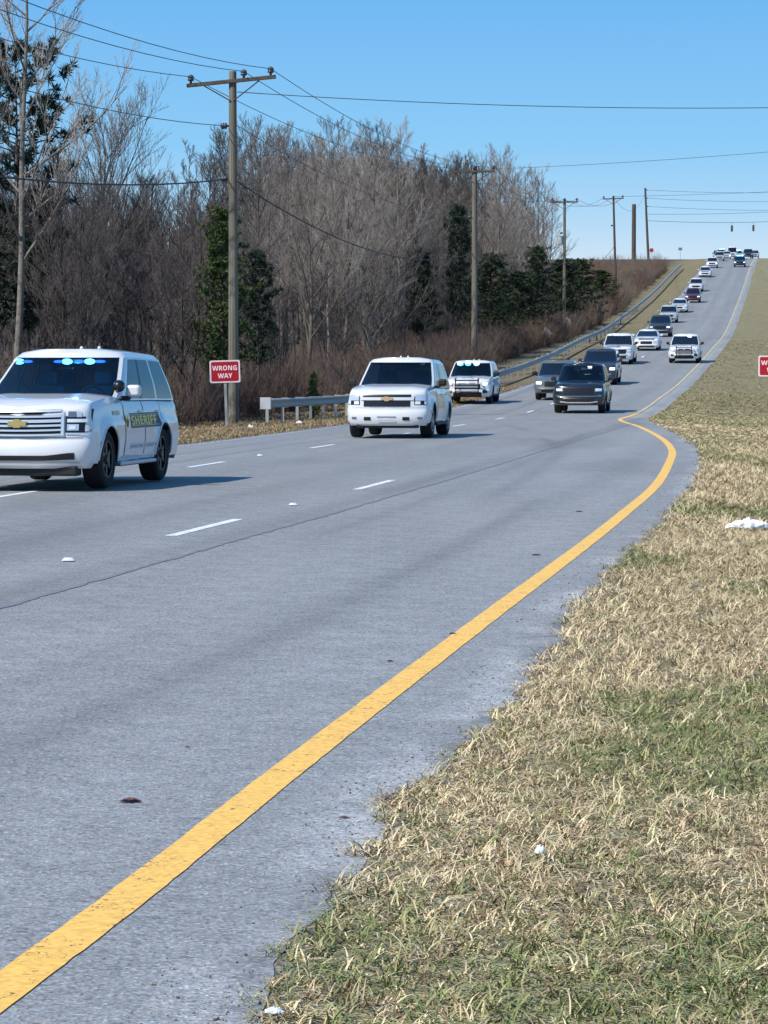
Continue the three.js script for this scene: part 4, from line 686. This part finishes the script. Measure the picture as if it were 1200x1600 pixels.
    { const bi = gcol.findIndex(c => c.win === null && c.q > .2 && c.q < .45), p = [], q = []; const n = grow_.length; for (const sd of [1, -1]) { const o = p.length / 3; GP.forEach(c => c.forEach(v => p.push(sd * (v[0] + .004), v[1], v[2]))); for (let k = 0; k < n - 1; k++) if (grow_[k] >= .03 && grow_[k + 1] <= .89) { const a = o + bi * n + k, b = a + n; if (sd > 0) q.push(a, b, b + 1, a, b + 1, a + 1); else q.push(a, b + 1, b, a, a + 1, b + 1); } } part('pillar_trim', tidy(p, q), M.trim, car); }
    part('cowl_panel', patch(screenFn, -hw * .84, hw * .84, .0, .06, .012, 16, 1), dbl(M.trim), car);
    for (const x of [-.55, .12]) { const mb = new MB(), a = screenFn(x, .05), b = screenFn(x + .5, .09), m = screenFn(x + .25, .085); for (const v of [a, b, m]) v.z += .03; mb.tube([a, m, b], [.012, .01, .008], 4, true); part('wiper', mb.build(), M.trim, car); }
    for (const sd of [1, -1]) part('hood_gap', patch((z, x) => { const p = sideFn(z, yTop(z) - .03); return p; }, L2 - s.bow - s.c - .05, s.cowl + .1, 0, .001, .004, 12, 1, sd), dbl(M.trim), car);
    for (const sd of [1, -1]) for (const a of axles) { const mb = new MB(), pts = []; for (let k = 0; k <= 14; k++) { const t = k / 14 * Math.PI, z = a + Math.cos(t) * (ar + .004), y = s.wr + Math.sin(t) * (ar + .004), p = sideFn(z, y); pts.push(V(sd * (p.x + .002), y, z)); } mb.tube(pts, pts.map(() => .016), 5); part('arch_lip', mb.build(), s.arch || s.paint, car); }
    S('belt_trim', s.tail + .25, s.cowl - .3, z => yTop(z) - .03, z => yTop(z) - .012, M.trim, .006);
  }
  const api = { car, F, S, patch, frontFn, sideFn, screenFn, hw, L2, s, part: (n, g, m, p = car) => part(n, g, m, p) };
  if (s.front) s.front(api);
  return api;
}
// shapes
const suvSide = [[.05, null], [.075, 'window_a'], [.16, 'window_a'], [.25, 'window_a'], [.335, null], [.36, 'window_b'], [.46, 'window_b'], [.56, 'window_b'], [.62, null], [.65, 'window_c'], [.75, 'window_c'], [.86, 'window_c'], [.95, null]];
const sedanSide = [[.06, null], [.1, 'window_a'], [.25, 'window_a'], [.42, null], [.45, 'window_b'], [.6, 'window_b'], [.8, null]];
const bigSuv = { m: 5.6, c: .3, L: 5.16, W: 2.03, H: 1.90, wr: .40, tw: .28, wb: 2.95, axF: 1.58, cowl: 1.08, roofF: .2, tail: -2.45, roofB: -2.05, top: [[-2.6, 1.18], [-1, 1.2], [.5, 1.21], [1.1, 1.255], [1.4, 1.25], [2.2, 1.19], [2.45, 1.15], [2.6, 1.11]], side: suvSide, rocker: .06, doors: [[.72, -.32], [-.34, -1.3]] };
const midSuv = { L: 5.0, W: 2.0, H: 1.79, wr: .37, tw: .26, wb: 2.86, axF: 1.56, cowl: 1.1, roofF: .28, tail: -2.3, roofB: -1.95, top: [[-2.5, 1.13], [-1, 1.13], [1.1, 1.12], [1.5, 1.1], [2.3, 1.02], [2.55, .95]], side: suvSide, doors: [[.8, -.25], [-.27, -1.25]] };
const durangoShape = { L: 5.1, W: 1.95, H: 1.84, wr: .38, tw: .27, wb: 3.04, axF: 1.62, cowl: 1.05, roofF: .2, tail: -2.4, roofB: -2.1, top: [[-2.55, 1.18], [-1, 1.17], [1.05, 1.16], [1.5, 1.14], [2.35, 1.08], [2.6, 1.0]], side: suvSide, doors: [[.75, -.3], [-.32, -1.3]] };
const smallSuv = { L: 4.6, W: 1.86, H: 1.72, wr: .35, tw: .24, wb: 2.66, axF: 1.42, cowl: 1.0, roofF: .2, tail: -2.1, roofB: -1.8, top: [[-2.3, 1.06], [-1, 1.06], [1, 1.05], [1.4, 1.03], [2.1, .95], [2.35, .88]], side: suvSide };
const sedanShape = { L: 4.95, W: 1.86, H: 1.46, wr: .33, tw: .22, wb: 2.85, axF: 1.55, cowl: .95, roofF: .0, tail: -1.75, roofB: -1.15, top: [[-2.5, .98], [-1.7, 1.0], [1, .95], [1.5, .9], [2.2, .82], [2.5, .72]], side: sedanSide, y0: .22, gw: [[0, .9], [.3, .85], [.9, .7], [1, .62]] };
const pickupShape = { L: 5.6, W: 2.02, H: 1.88, wr: .40, tw: .27, wb: 3.5, axF: 1.8, cowl: 1.1, roofF: .35, tail: -.95, roofB: -.85, top: [[-2.85, 1.2], [-1, 1.18], [1.1, 1.18], [1.6, 1.16], [2.6, 1.08], [2.85, 1.02]], side: sedanSide };

function park(api, px, Z, turn = 0) {                   // px: the middle of the bumper in the photograph, Z: its distance
  const zc = Z + api.L2 * .98, th = Math.atan((R(zc + 3) - R(zc - 3)) / 6), X = (px - 600) * Z / FOCAL + api.L2 * .98 * th, g = Math.atan((E(zc + 2) - E(zc - 2)) / 4);
  api.car.rotation.order = 'YXZ'; api.car.rotation.set(g, -th + turn, 0); api.car.position.set(X, E(zc) + .014, -zc); return api;
}
const antenna = (api, x, z, h = .05) => api.part('antenna', mergeGeometries([new THREE.CylinderGeometry(.03, .05, h, 10).translate(x, api.s.H + h / 2 - .02, z), new THREE.CylinderGeometry(.015, .03, h * .6, 10).translate(x, api.s.H + h, z)]), M.offWhite);
const ell = (w, h, d) => { const g = new THREE.SphereGeometry(1, 14, 10); g.scale(w, h, d); return g; };

// --- the sheriff's vehicle
{
  const c = makeCar('sheriff_suv', 'large white sheriff suv with blue lights behind its windshield, nearest vehicle at left', 'suv', 'vehicles in the procession', { ...bigSuv, lod: 2, paint: M.white, board: M.dullMetal, front: a => {
    const [g] = a.F('grille', -.63, .63, x => .735 + .03 * x * x, x => 1.075 - .02 * x * x, M.blackPlastic, .012);
    for (let k = 0; k < 6; k++) { const y = .745 + k * .062, t = [.012, .012, .014, .02, .014, .012][k]; a.F('grille_bar', -.61, .61, x => y + .03 * x * x - t, x => y + .03 * x * x + t, M.chrome, .03, g); }
    for (const x of [-.77]) a.F('grille_bar', ...(x < 0 ? [-.65, -.61] : [-.0, 0]), .74, 1.06, M.chrome, .028, g);
    a.part('grille_edge', a.patch(a.frontFn, .61, .65, .74, 1.06, .028, 2, 4), M.chrome, g);
    const bow = new THREE.Shape([[-.17, -.03], [-.07, -.03], [-.06, -.062], [.06, -.062], [.07, -.03], [.17, -.03], [.185, .03], [.07, .03], [.06, .062], [-.06, .062], [-.07, .03], [-.155, .03]].map(p => new THREE.Vector2(...p)));
    a.part('emblem', new THREE.ExtrudeGeometry(bow, { depth: .02, bevelEnabled: true, bevelSize: .006, bevelThickness: .006, bevelSegments: 1 }).scale(.74, .85, 1).translate(0, .905, a.frontFn(0, .905).z + .03), M.gold, g);
    const inset = (nm, x0, x1, y0, y1, m, o, ps) => ps.map((p, k) => a.part(nm, a.patch(a.frontFn, x0, x1, y0, y1, o, 6, 3, k ? -1 : 1), m, p));
    const hl = a.F('headlight', .67, .985, x => .775 + .03 * sstep(.85, 1, x), x => 1.09, M.trim, .012);
    inset('lamp_reflector', .70, .80, .99, 1.06, M.lampInner, .018, hl); inset('lamp_reflector', .81, .87, .99, 1.06, M.chrome, .018, hl); inset('lamp_lens', .69, .93, .92, .965, M.lens, .02, hl); inset('lamp_reflector', .69, .84, .81, .895, M.chrome, .018, hl); inset('lamp_lens', .72, .80, .825, .875, M.lens, .024, hl);
    inset('lamp_trim', .67, .98, .762, .78, M.chrome, .018, hl);
    a.F('bumper_slot', -.80, .80, x => .41 + .05 * sstep(.35, .8, Math.abs(x)) * .3, x => .475 + .04 * sstep(.35, .8, Math.abs(x)), M.trim, .008);
    a.F('bumper_strip', -.86, .86, .375, .392, M.dullMetal, .012); a.F('bumper_gap', -.9, .9, .71, .718, M.trim, .004);
    a.part('valance', boxAt(1.6, .14, .25, 0, .27, 2.32, .03), M.blackPlastic);
    a.part('skid_plate', boxAt(.9, .1, .5, -.1, .27, 2.0, .03), M.blackPlastic);
    // lettering
    const cv = document.createElement('canvas'); cv.width = 1024; cv.height = 256; const x = cv.getContext('2d');
    x.fillStyle = '#dfe2e4'; x.fillRect(0, 0, 1024, 256); x.fillStyle = '#15161a'; x.fillRect(0, 8, 1000, 26); x.fillRect(0, 216, 1000, 34); x.fillStyle = '#1a1812'; x.fillRect(0, 40, 1000, 170);
    x.fillStyle = '#17150c'; x.font = 'bold 215px sans-serif'; x.textAlign = 'center'; x.textBaseline = 'middle'; const w = x.measureText('SHERIFF').width; x.save(); x.translate(478, 130); x.scale(930 / w, 1); x.fillStyle = '#8f7c22'; x.fillText('SHERIFF', 0, 0); x.fillStyle = '#f2cf3c'; x.scale(.985, .93); x.fillText('SHERIFF', -3, -2); x.restore();
    x.fillStyle = '#23252b'; x.beginPath(); x.moveTo(1024, 10); x.lineTo(965, 10); x.lineTo(1000, 130); x.lineTo(955, 250); x.lineTo(1010, 250); x.lineTo(1024, 180); x.fill();
    const t = new THREE.CanvasTexture(cv); t.colorSpace = THREE.SRGBColorSpace;
    a.part('door_lettering', a.patch(a.sideFn, .42, -1.16, .80, 1.02, .009, 16, 4), new THREE.MeshStandardMaterial({ map: t, roughness: .4, side: THREE.DoubleSide }));
    const c2 = document.createElement('canvas'); c2.width = 512; c2.height = 64; const y = c2.getContext('2d'); y.fillStyle = '#d4d7db'; y.fillRect(0, 0, 512, 64); y.fillStyle = '#4c525c'; y.font = 'bold 50px sans-serif'; y.textBaseline = 'middle'; y.textAlign = 'center'; y.save(); y.translate(256, 34); y.scale(490 / y.measureText('MACON COUNTY').width, 1); y.fillText('MACON COUNTY', 0, 0); y.restore();
    const t2 = new THREE.CanvasTexture(c2); t2.colorSpace = THREE.SRGBColorSpace;
    a.part('small_lettering', a.patch(a.sideFn, .42, -.95, .515, .585, .009, 16, 2), new THREE.MeshStandardMaterial({ map: t2, roughness: .4, side: THREE.DoubleSide }));
    const star = []; for (let k = 0; k < 12; k++) { const r = k % 2 ? .07 : .16, q = k / 12 * 6.283 + .26; star.push(new THREE.Vector2(Math.cos(q) * r, Math.sin(q) * r)); }
    const badge = a.part('badge', new THREE.ExtrudeGeometry(new THREE.Shape(star), { depth: .004, bevelEnabled: false }).rotateY(Math.PI / 2).translate(a.sideFn(.6, .9).x + .008, .88, .62), M.gold); a.part('badge_center', new THREE.CircleGeometry(.06, 16).rotateY(Math.PI / 2).translate(a.sideFn(.6, .9).x + .0145, .88, .62), M.trim, badge);
    a.part('body_crease', a.patch(a.sideFn, .8, -2.0, 1.065, 1.08, .003, 16, 1), M.offWhite);
    a.part('fender_badge', a.patch(a.sideFn, 1.3, .95, 1.0, 1.06, .007, 4, 1), std(.45, .52, .42, .4));
    for (const [px, m] of [[-.72, cyanGlow], [-.58, deepBlue], [-.08, deepBlue], [.04, cyanGlow], [.22, deepBlue], [.36, cyanGlow], [.50, deepBlue]]) { const p = a.screenFn(px, .84); a.part('visor_light', ell(.08, m === cyanGlow ? .042 : .02, .03).translate(p.x, p.y - .015, p.z - .06), m); }
    a.part('visor_bar', boxAt(1.3, .075, .06, 0, a.screenFn(0, .84).y - .01, a.screenFn(.5, .84).z - .16, .015), M.trim);
    const sl = a.part('spotlight', ell(.085, .085, .1).translate(a.hw * .9 + .02, 1.40, .78), M.trim); a.part('spotlight_arm', boxAt(.03, .14, .03, a.hw * .9 - .02, 1.3, .76), M.trim, sl);
    antenna(a, .0, -.6); antenna(a, .32, -.4);
  } });
  park(c, 35, 38.6, -.03);
  const l = new THREE.PointLight(rgb(.08, .4, 1), 3); l.castShadow = true; l.shadow.radius = 3; const p = c.screenFn(.15, .88); l.position.set(p.x, p.y - .06, p.z - .14); l.name = 'visor_lamp'; c.car.add(l);
}
// --- white suv behind it
{
  const c = makeCar('white_suv', 'plain white suv with unlit dark windshield in the middle of the road', 'suv', 'vehicles in the procession', { ...bigSuv, lod: 2, paint: M.white, mirror: M.blackPlastic, H: 1.93, rim: M.dullMetal, front: a => {
    const [g] = a.F('grille', -.58, .58, .76, .905, M.trim, .012); a.F('grille', -.60, .60, .985, 1.045, M.trim, .012);
    a.F('grille_bar', -.66, .66, .91, .98, M.white, .022, g);
    const bow = new THREE.Shape([[-.14, -.028], [-.06, -.028], [-.05, -.055], [.05, -.055], [.06, -.028], [.14, -.028], [.15, .028], [.06, .028], [.05, .055], [-.05, .055], [-.06, .028], [-.13, .028]].map(p => new THREE.Vector2(...p)));
    a.part('emblem', new THREE.ExtrudeGeometry(bow, { depth: .02, bevelEnabled: false }).translate(0, .945, a.frontFn(0, .945).z + .026), phys(.75, .5, .3, .3, { metalness: .5 }), g);
    const hl = a.F('headlight', .68, .975, x => .80, x => 1.06 - .05 * sstep(.8, 1, x), M.trim, .01);
    hl.forEach((p, k) => { a.part('lamp_reflector', a.patch(a.frontFn, .70, .93, .90, 1.04, .016, 6, 3, k ? -1 : 1), M.chrome, p); a.part('lamp_lens', a.patch(a.frontFn, .70, .82, .81, .885, .018, 4, 3, k ? -1 : 1), M.lens, p); });
    a.F('tow_opening', .40, .57, .43, .51, M.trim, .008); a.F('fog_lamp', .76, .88, .46, .51, M.lampInner, .008);
    a.F('plate_slot', -.24, .24, .50, .525, M.dullMetal, .01); a.F('plate_bracket', -.22, .22, .385, .45, M.offWhite, .012);
    a.F('bumper_crease', -.9, .9, .735, .745, M.offWhite, .004);
    a.part('valance', boxAt(1.5, .1, .2, 0, .29, 2.32, .03), M.blackPlastic);
    const p = a.screenFn(.56, .84); a.part('sticker', boxAt(.09, .05, .01, p.x, p.y, p.z - .05), M.offWhite);
    antenna(a, .1, -.5); antenna(a, -.08, -.5);
  } });
  park(c, 604, 69.2);
}
// push bar, headlights and lights for the police vehicles
function policeFront(bumper, grilleMat, opts = {}) {
  return a => {
    const y1 = a.s.top[a.s.top.length - 1][1];
    const [g] = a.F('grille', -.56, .56, .62, y1 - .03, M.trim, .01); a.F('grille_bar', -.5, .5, .80, .825, M.dullMetal, .02, g);
    const hl = a.F('headlight', .62, .96, x => .74 + .06 * sstep(.6, .95, x), x => .90 + .03 * sstep(.6, .95, x), M.lampInner, .012);
    hl.forEach((p, k) => a.part('lamp_lens', a.patch(a.frontFn, .66, .84, .785, .885, .02, 4, 3, k ? -1 : 1), opts.lit === 'left' ? (k ? M.lens : headGlow) : opts.lit ? headGlow : M.lens, p));
    a.F('fog_opening', .66, .86, .46, .60, M.trim, .01);
    a.F('lower_intake', -.62, .62, .3, .5, M.blackPlastic, .012);
    if (bumper) {
      const z = a.L2 + .16, mb = new MB(); for (const x of [-.48, .48]) mb.tube([V(x, .40, z - .2), V(x, .42, z), V(x, 1.02, z - .02), V(x, 1.08, z - .12)], [.035, .04, .04, .03], 6, true);
      const pb = a.part('push_bar', mb.build(), M.blackPlastic); for (const y of [.55, .72, 1.0]) a.part('cross_bar', boxAt(.96, y === 1.0 ? .05 : .075, .05, 0, y, z - .01, .015), y === 1.0 ? M.blackPlastic : M.dullMetal, pb);
    }
    if (opts.bar) { const y = a.s.H + .06; const b = a.part('light_bar', boxAt(1.15, .1, .28, 0, y, -.15, .03), M.lampInner); for (const [x, m] of [[-.42, blueGlow], [-.15, deepBlue], [.15, blueGlow], [.42, cyanGlow]]) a.part('beacon', boxAt(.22, .08, .06, x, y, .0, .02), m, b); }
    if (opts.visor) for (const [x, m] of opts.visor) { const p = a.screenFn(x, .82); a.part('visor_light', ell(.13, .07, .03).translate(p.x, p.y + .005, p.z + (a.s.lod > 1 ? -.05 : .01)), m); }
    if (opts.spot) { const p = a.screenFn(.12, .9); a.part('dash_lamp', ell(.09, .09, .05).translate(p.x, p.y, p.z - .02), headGlow); }
    if (opts.ants) { antenna(a, .0, -.4); antenna(a, .25, -.2); }
  };
}
park(makeCar('police_suv', 'white police suv with black push bar and blue lights, behind the plain white suv', 'suv', 'vehicles in the procession', { ...midSuv, lod: 2, paint: M.white, mirror: M.blackPlastic, front: policeFront(true, 0, { lit: 'left', visor: [[-.52, cyanGlow], [-.18, blueGlow], [.18, glow(.8, .95, 1, 5)]], ants: true }) }), 730, 121.5);
// --- black suv leading the next group
park(makeCar('black_suv', 'glossy black suv with pale headlights and a silver lip, leading the second group', 'suv', 'vehicles in the procession', { ...durangoShape, lod: 2, paint: M.black, rim: M.dullMetal, front: a => {
  a.F('grille', -.56, .56, .70, .93, M.trim, .01); const hl = a.F('headlight', .60, .93, x => .80 + .04 * sstep(.6, .95, x), x => .935, M.lampInner, .012);
  hl.forEach((p, k) => a.part('lamp_lens', a.patch(a.frontFn, .63, .86, .825, .92, .02, 5, 3, k ? -1 : 1), M.lens, p));
  a.F('lower_intake', -.6, .6, .46, .60, M.trim, .01); a.F('chrome_lip', -.72, .72, x => .385 + .03 * sstep(.4, .72, Math.abs(x)), x => .425 + .03 * sstep(.4, .72, Math.abs(x)), M.chrome, .014); a.F('fog_lamp', .72, .86, .62, .68, M.lampInner, .012); a.F('bumper_line', -.7, .7, .63, .645, M.dullMetal, .012);
  const p = a.screenFn(.28, .82); a.part('windshield_light', boxAt(.16, .1, .03, p.x, p.y, p.z - .04, .01), glow(.9, .95, 1, 2.5));
} }), 904, 107.5);
// --- generic fronts
const plainFront = (o = {}) => a => {
  const y1 = a.s.top[a.s.top.length - 1][1], h = y1 - a.s.y0;
  a.F('grille', -(o.gx || .5), o.gx || .5, a.s.y0 + h * .52, a.s.y0 + h * .9, o.gm || M.trim, .012);
  const hl = a.F('headlight', a.hw * .60, a.hw * .95, a.s.y0 + h * .66, a.s.y0 + h * .9, M.lampInner, .012);
  hl.forEach((p, k) => a.part('lamp_lens', a.patch(a.frontFn, a.hw * .64, a.hw * .9, a.s.y0 + h * .69, a.s.y0 + h * .87, .02, 4, 2, k ? -1 : 1), o.lit === 'right' ? (k ? headGlow : M.lens) : o.lit === 'left' ? (k ? M.lens : headGlow) : o.lit ? headGlow : M.lens, p));
  a.F('lower_intake', -.6, .6, a.s.y0 + h * .1, a.s.y0 + h * .32, M.trim, .012);
  if (o.lip) a.F('bumper_strip', -.7, .7, a.s.y0 + h * .34, a.s.y0 + h * .42, o.lip, .014);
  if (o.sunroof) a.part('sunroof', boxAt(1.0, .02, .7, 0, a.s.H + .025, -.5, .008), M.darkGlass);
  if (o.bar) { const y = a.s.H + .07; const b = a.part('light_bar', boxAt(1.2, .12, .28, 0, y, -.15, .03), M.lampInner); for (const [x, m] of [[-.42, blueGlow], [-.14, cyanGlow], [.14, blueGlow], [.42, cyanGlow]]) a.part('beacon', boxAt(.24, .11, .06, x, y, .02, .02), m, b); }
};
const G = 'vehicles in the procession';
park(makeCar('gray_suv', 'older grey suv with a dark sunroof and one bright headlight, left of the black suv', 'suv', G, { ...smallSuv, W: 1.84, lod: 1, paint: M.grey, mirror: M.blackPlastic, front: plainFront({ lit: 'right', sunroof: true, gx: .45 }) }), 866, 127);
park(makeCar('dark_suv', 'dark grey suv right behind the black suv', 'suv', G, { ...durangoShape, lod: 1, paint: M.dark, front: plainFront({ lit: 'left', lip: M.dullMetal }) }), 934, 151);
park(makeCar('white_pickup', 'white pickup truck with a dark grille, behind the dark grey suv', 'pickup', G, { ...pickupShape, lod: 1, paint: M.white, mirror: M.blackPlastic, front: plainFront({ gx: .6, lip: M.dullMetal }) }), 963, 182);
park(makeCar('white_sedan', 'white sedan with a small dark grille, upper right of the pickup', 'sedan', G, { ...sedanShape, lod: 1, paint: M.white, front: plainFront({ gx: .42 }) }), 1009, 207);
park(makeCar('police_suv', 'white police suv with push bar, alone in the lane beside the median', 'suv', G, { ...midSuv, lod: 1, paint: M.white, mirror: M.blackPlastic, front: policeFront(true, 0, { visor: [[.28, glow(.9, .97, 1, 3)]] }) }), 1068, 184);
park(makeCar('dark_suv', 'large dark suv with pale headlights just behind the white sedan', 'suv', G, { ...durangoShape, lod: 1, paint: M.dark, front: plainFront({ lit: 'left', lip: M.dullMetal }) }), 1030, 250);
park(makeCar('dark_suv', 'dark suv with a pale nose, third vehicle up the hill from the sedan', 'suv', G, { ...smallSuv, lod: 1, paint: M.silver, front: plainFront({}) }), 1043, 292);
park(makeCar('white_sedan', 'small white car halfway up the hill on the left lane', 'sedan', G, { ...sedanShape, H: 1.5, lod: 1, paint: M.white, front: plainFront({ gx: .4 }) }), 1060, 322);
park(makeCar('maroon_suv', 'dark maroon car with lit headlights halfway up the hill', 'suv', G, { ...smallSuv, lod: 1, paint: M.maroon, front: plainFront({ lit: true }) }), 1081, 352);
park(makeCar('silver_suv', 'pale car with dark windshield directly behind the maroon car', 'suv', G, { ...smallSuv, lod: 1, paint: M.offWhite, front: plainFront({}) }), 1086, 385);
park(makeCar('white_sedan', 'white car near the top of the hill, below the line of parked lights', 'sedan', G, { ...sedanShape, H: 1.55, lod: 0, paint: M.white, front: plainFront({ gx: .5 }) }), 1100, 432);
park(makeCar('white_suv', 'pale car with bright headlights close behind the last white car', 'suv', G, { ...smallSuv, lod: 0, paint: M.offWhite, front: plainFront({ lit: true }) }), 1111, 474);
park(makeCar('silver_suv', 'silver car with dark windshield just below the crest, left lane', 'suv', G, { ...smallSuv, lod: 0, paint: M.silver, front: plainFront({}) }), 1122, 520);
park(makeCar('police_suv', 'police car with blue roof lights and headlights just below the crest', 'suv', G, { ...midSuv, lod: 0, paint: M.navy, front: plainFront({ lit: true, bar: true }) }), 1154, 478);
park(makeCar('blue_suv', 'dark blue car at the crest, leftmost of the group', 'suv', G, { ...smallSuv, lod: 0, paint: M.navy, front: plainFront({ bar: true }) }), 1126, 565);
park(makeCar('white_truck', 'white truck at the crest in the middle of the group', 'truck', G, { ...pickupShape, H: 2.3, lod: 0, paint: M.white, front: plainFront({}) }), 1142, 572);
park(makeCar('dark_suv', 'dark car at the crest right of the blue lights', 'suv', G, { ...midSuv, lod: 0, paint: M.dark, front: plainFront({}) }), 1167, 560);
park(makeCar('silver_suv', 'silver car at the crest, rightmost of the group', 'suv', G, { ...smallSuv, lod: 0, paint: M.silver, front: plainFront({}) }), 1177, 590);

park(makeCar('white_sedan', 'white car at the crest left of the white truck', 'sedan', G, { ...sedanShape, H: 1.5, lod: 0, paint: M.white, front: plainFront({ lit: true }) }), 1133, 548);
park(makeCar('silver_suv', 'roof of a silver car sinking behind the crest beside the white truck', 'suv', G, { ...smallSuv, lod: 0, paint: M.silver, front: plainFront({ bar: true }) }), 1151, 598);
park(makeCar('dark_suv', 'dark car sinking behind the crest left of the blue car', 'suv', G, { ...smallSuv, lod: 0, paint: M.dark, front: plainFront({ lit: true }) }), 1119, 600);

renderer.render(scene, camera);
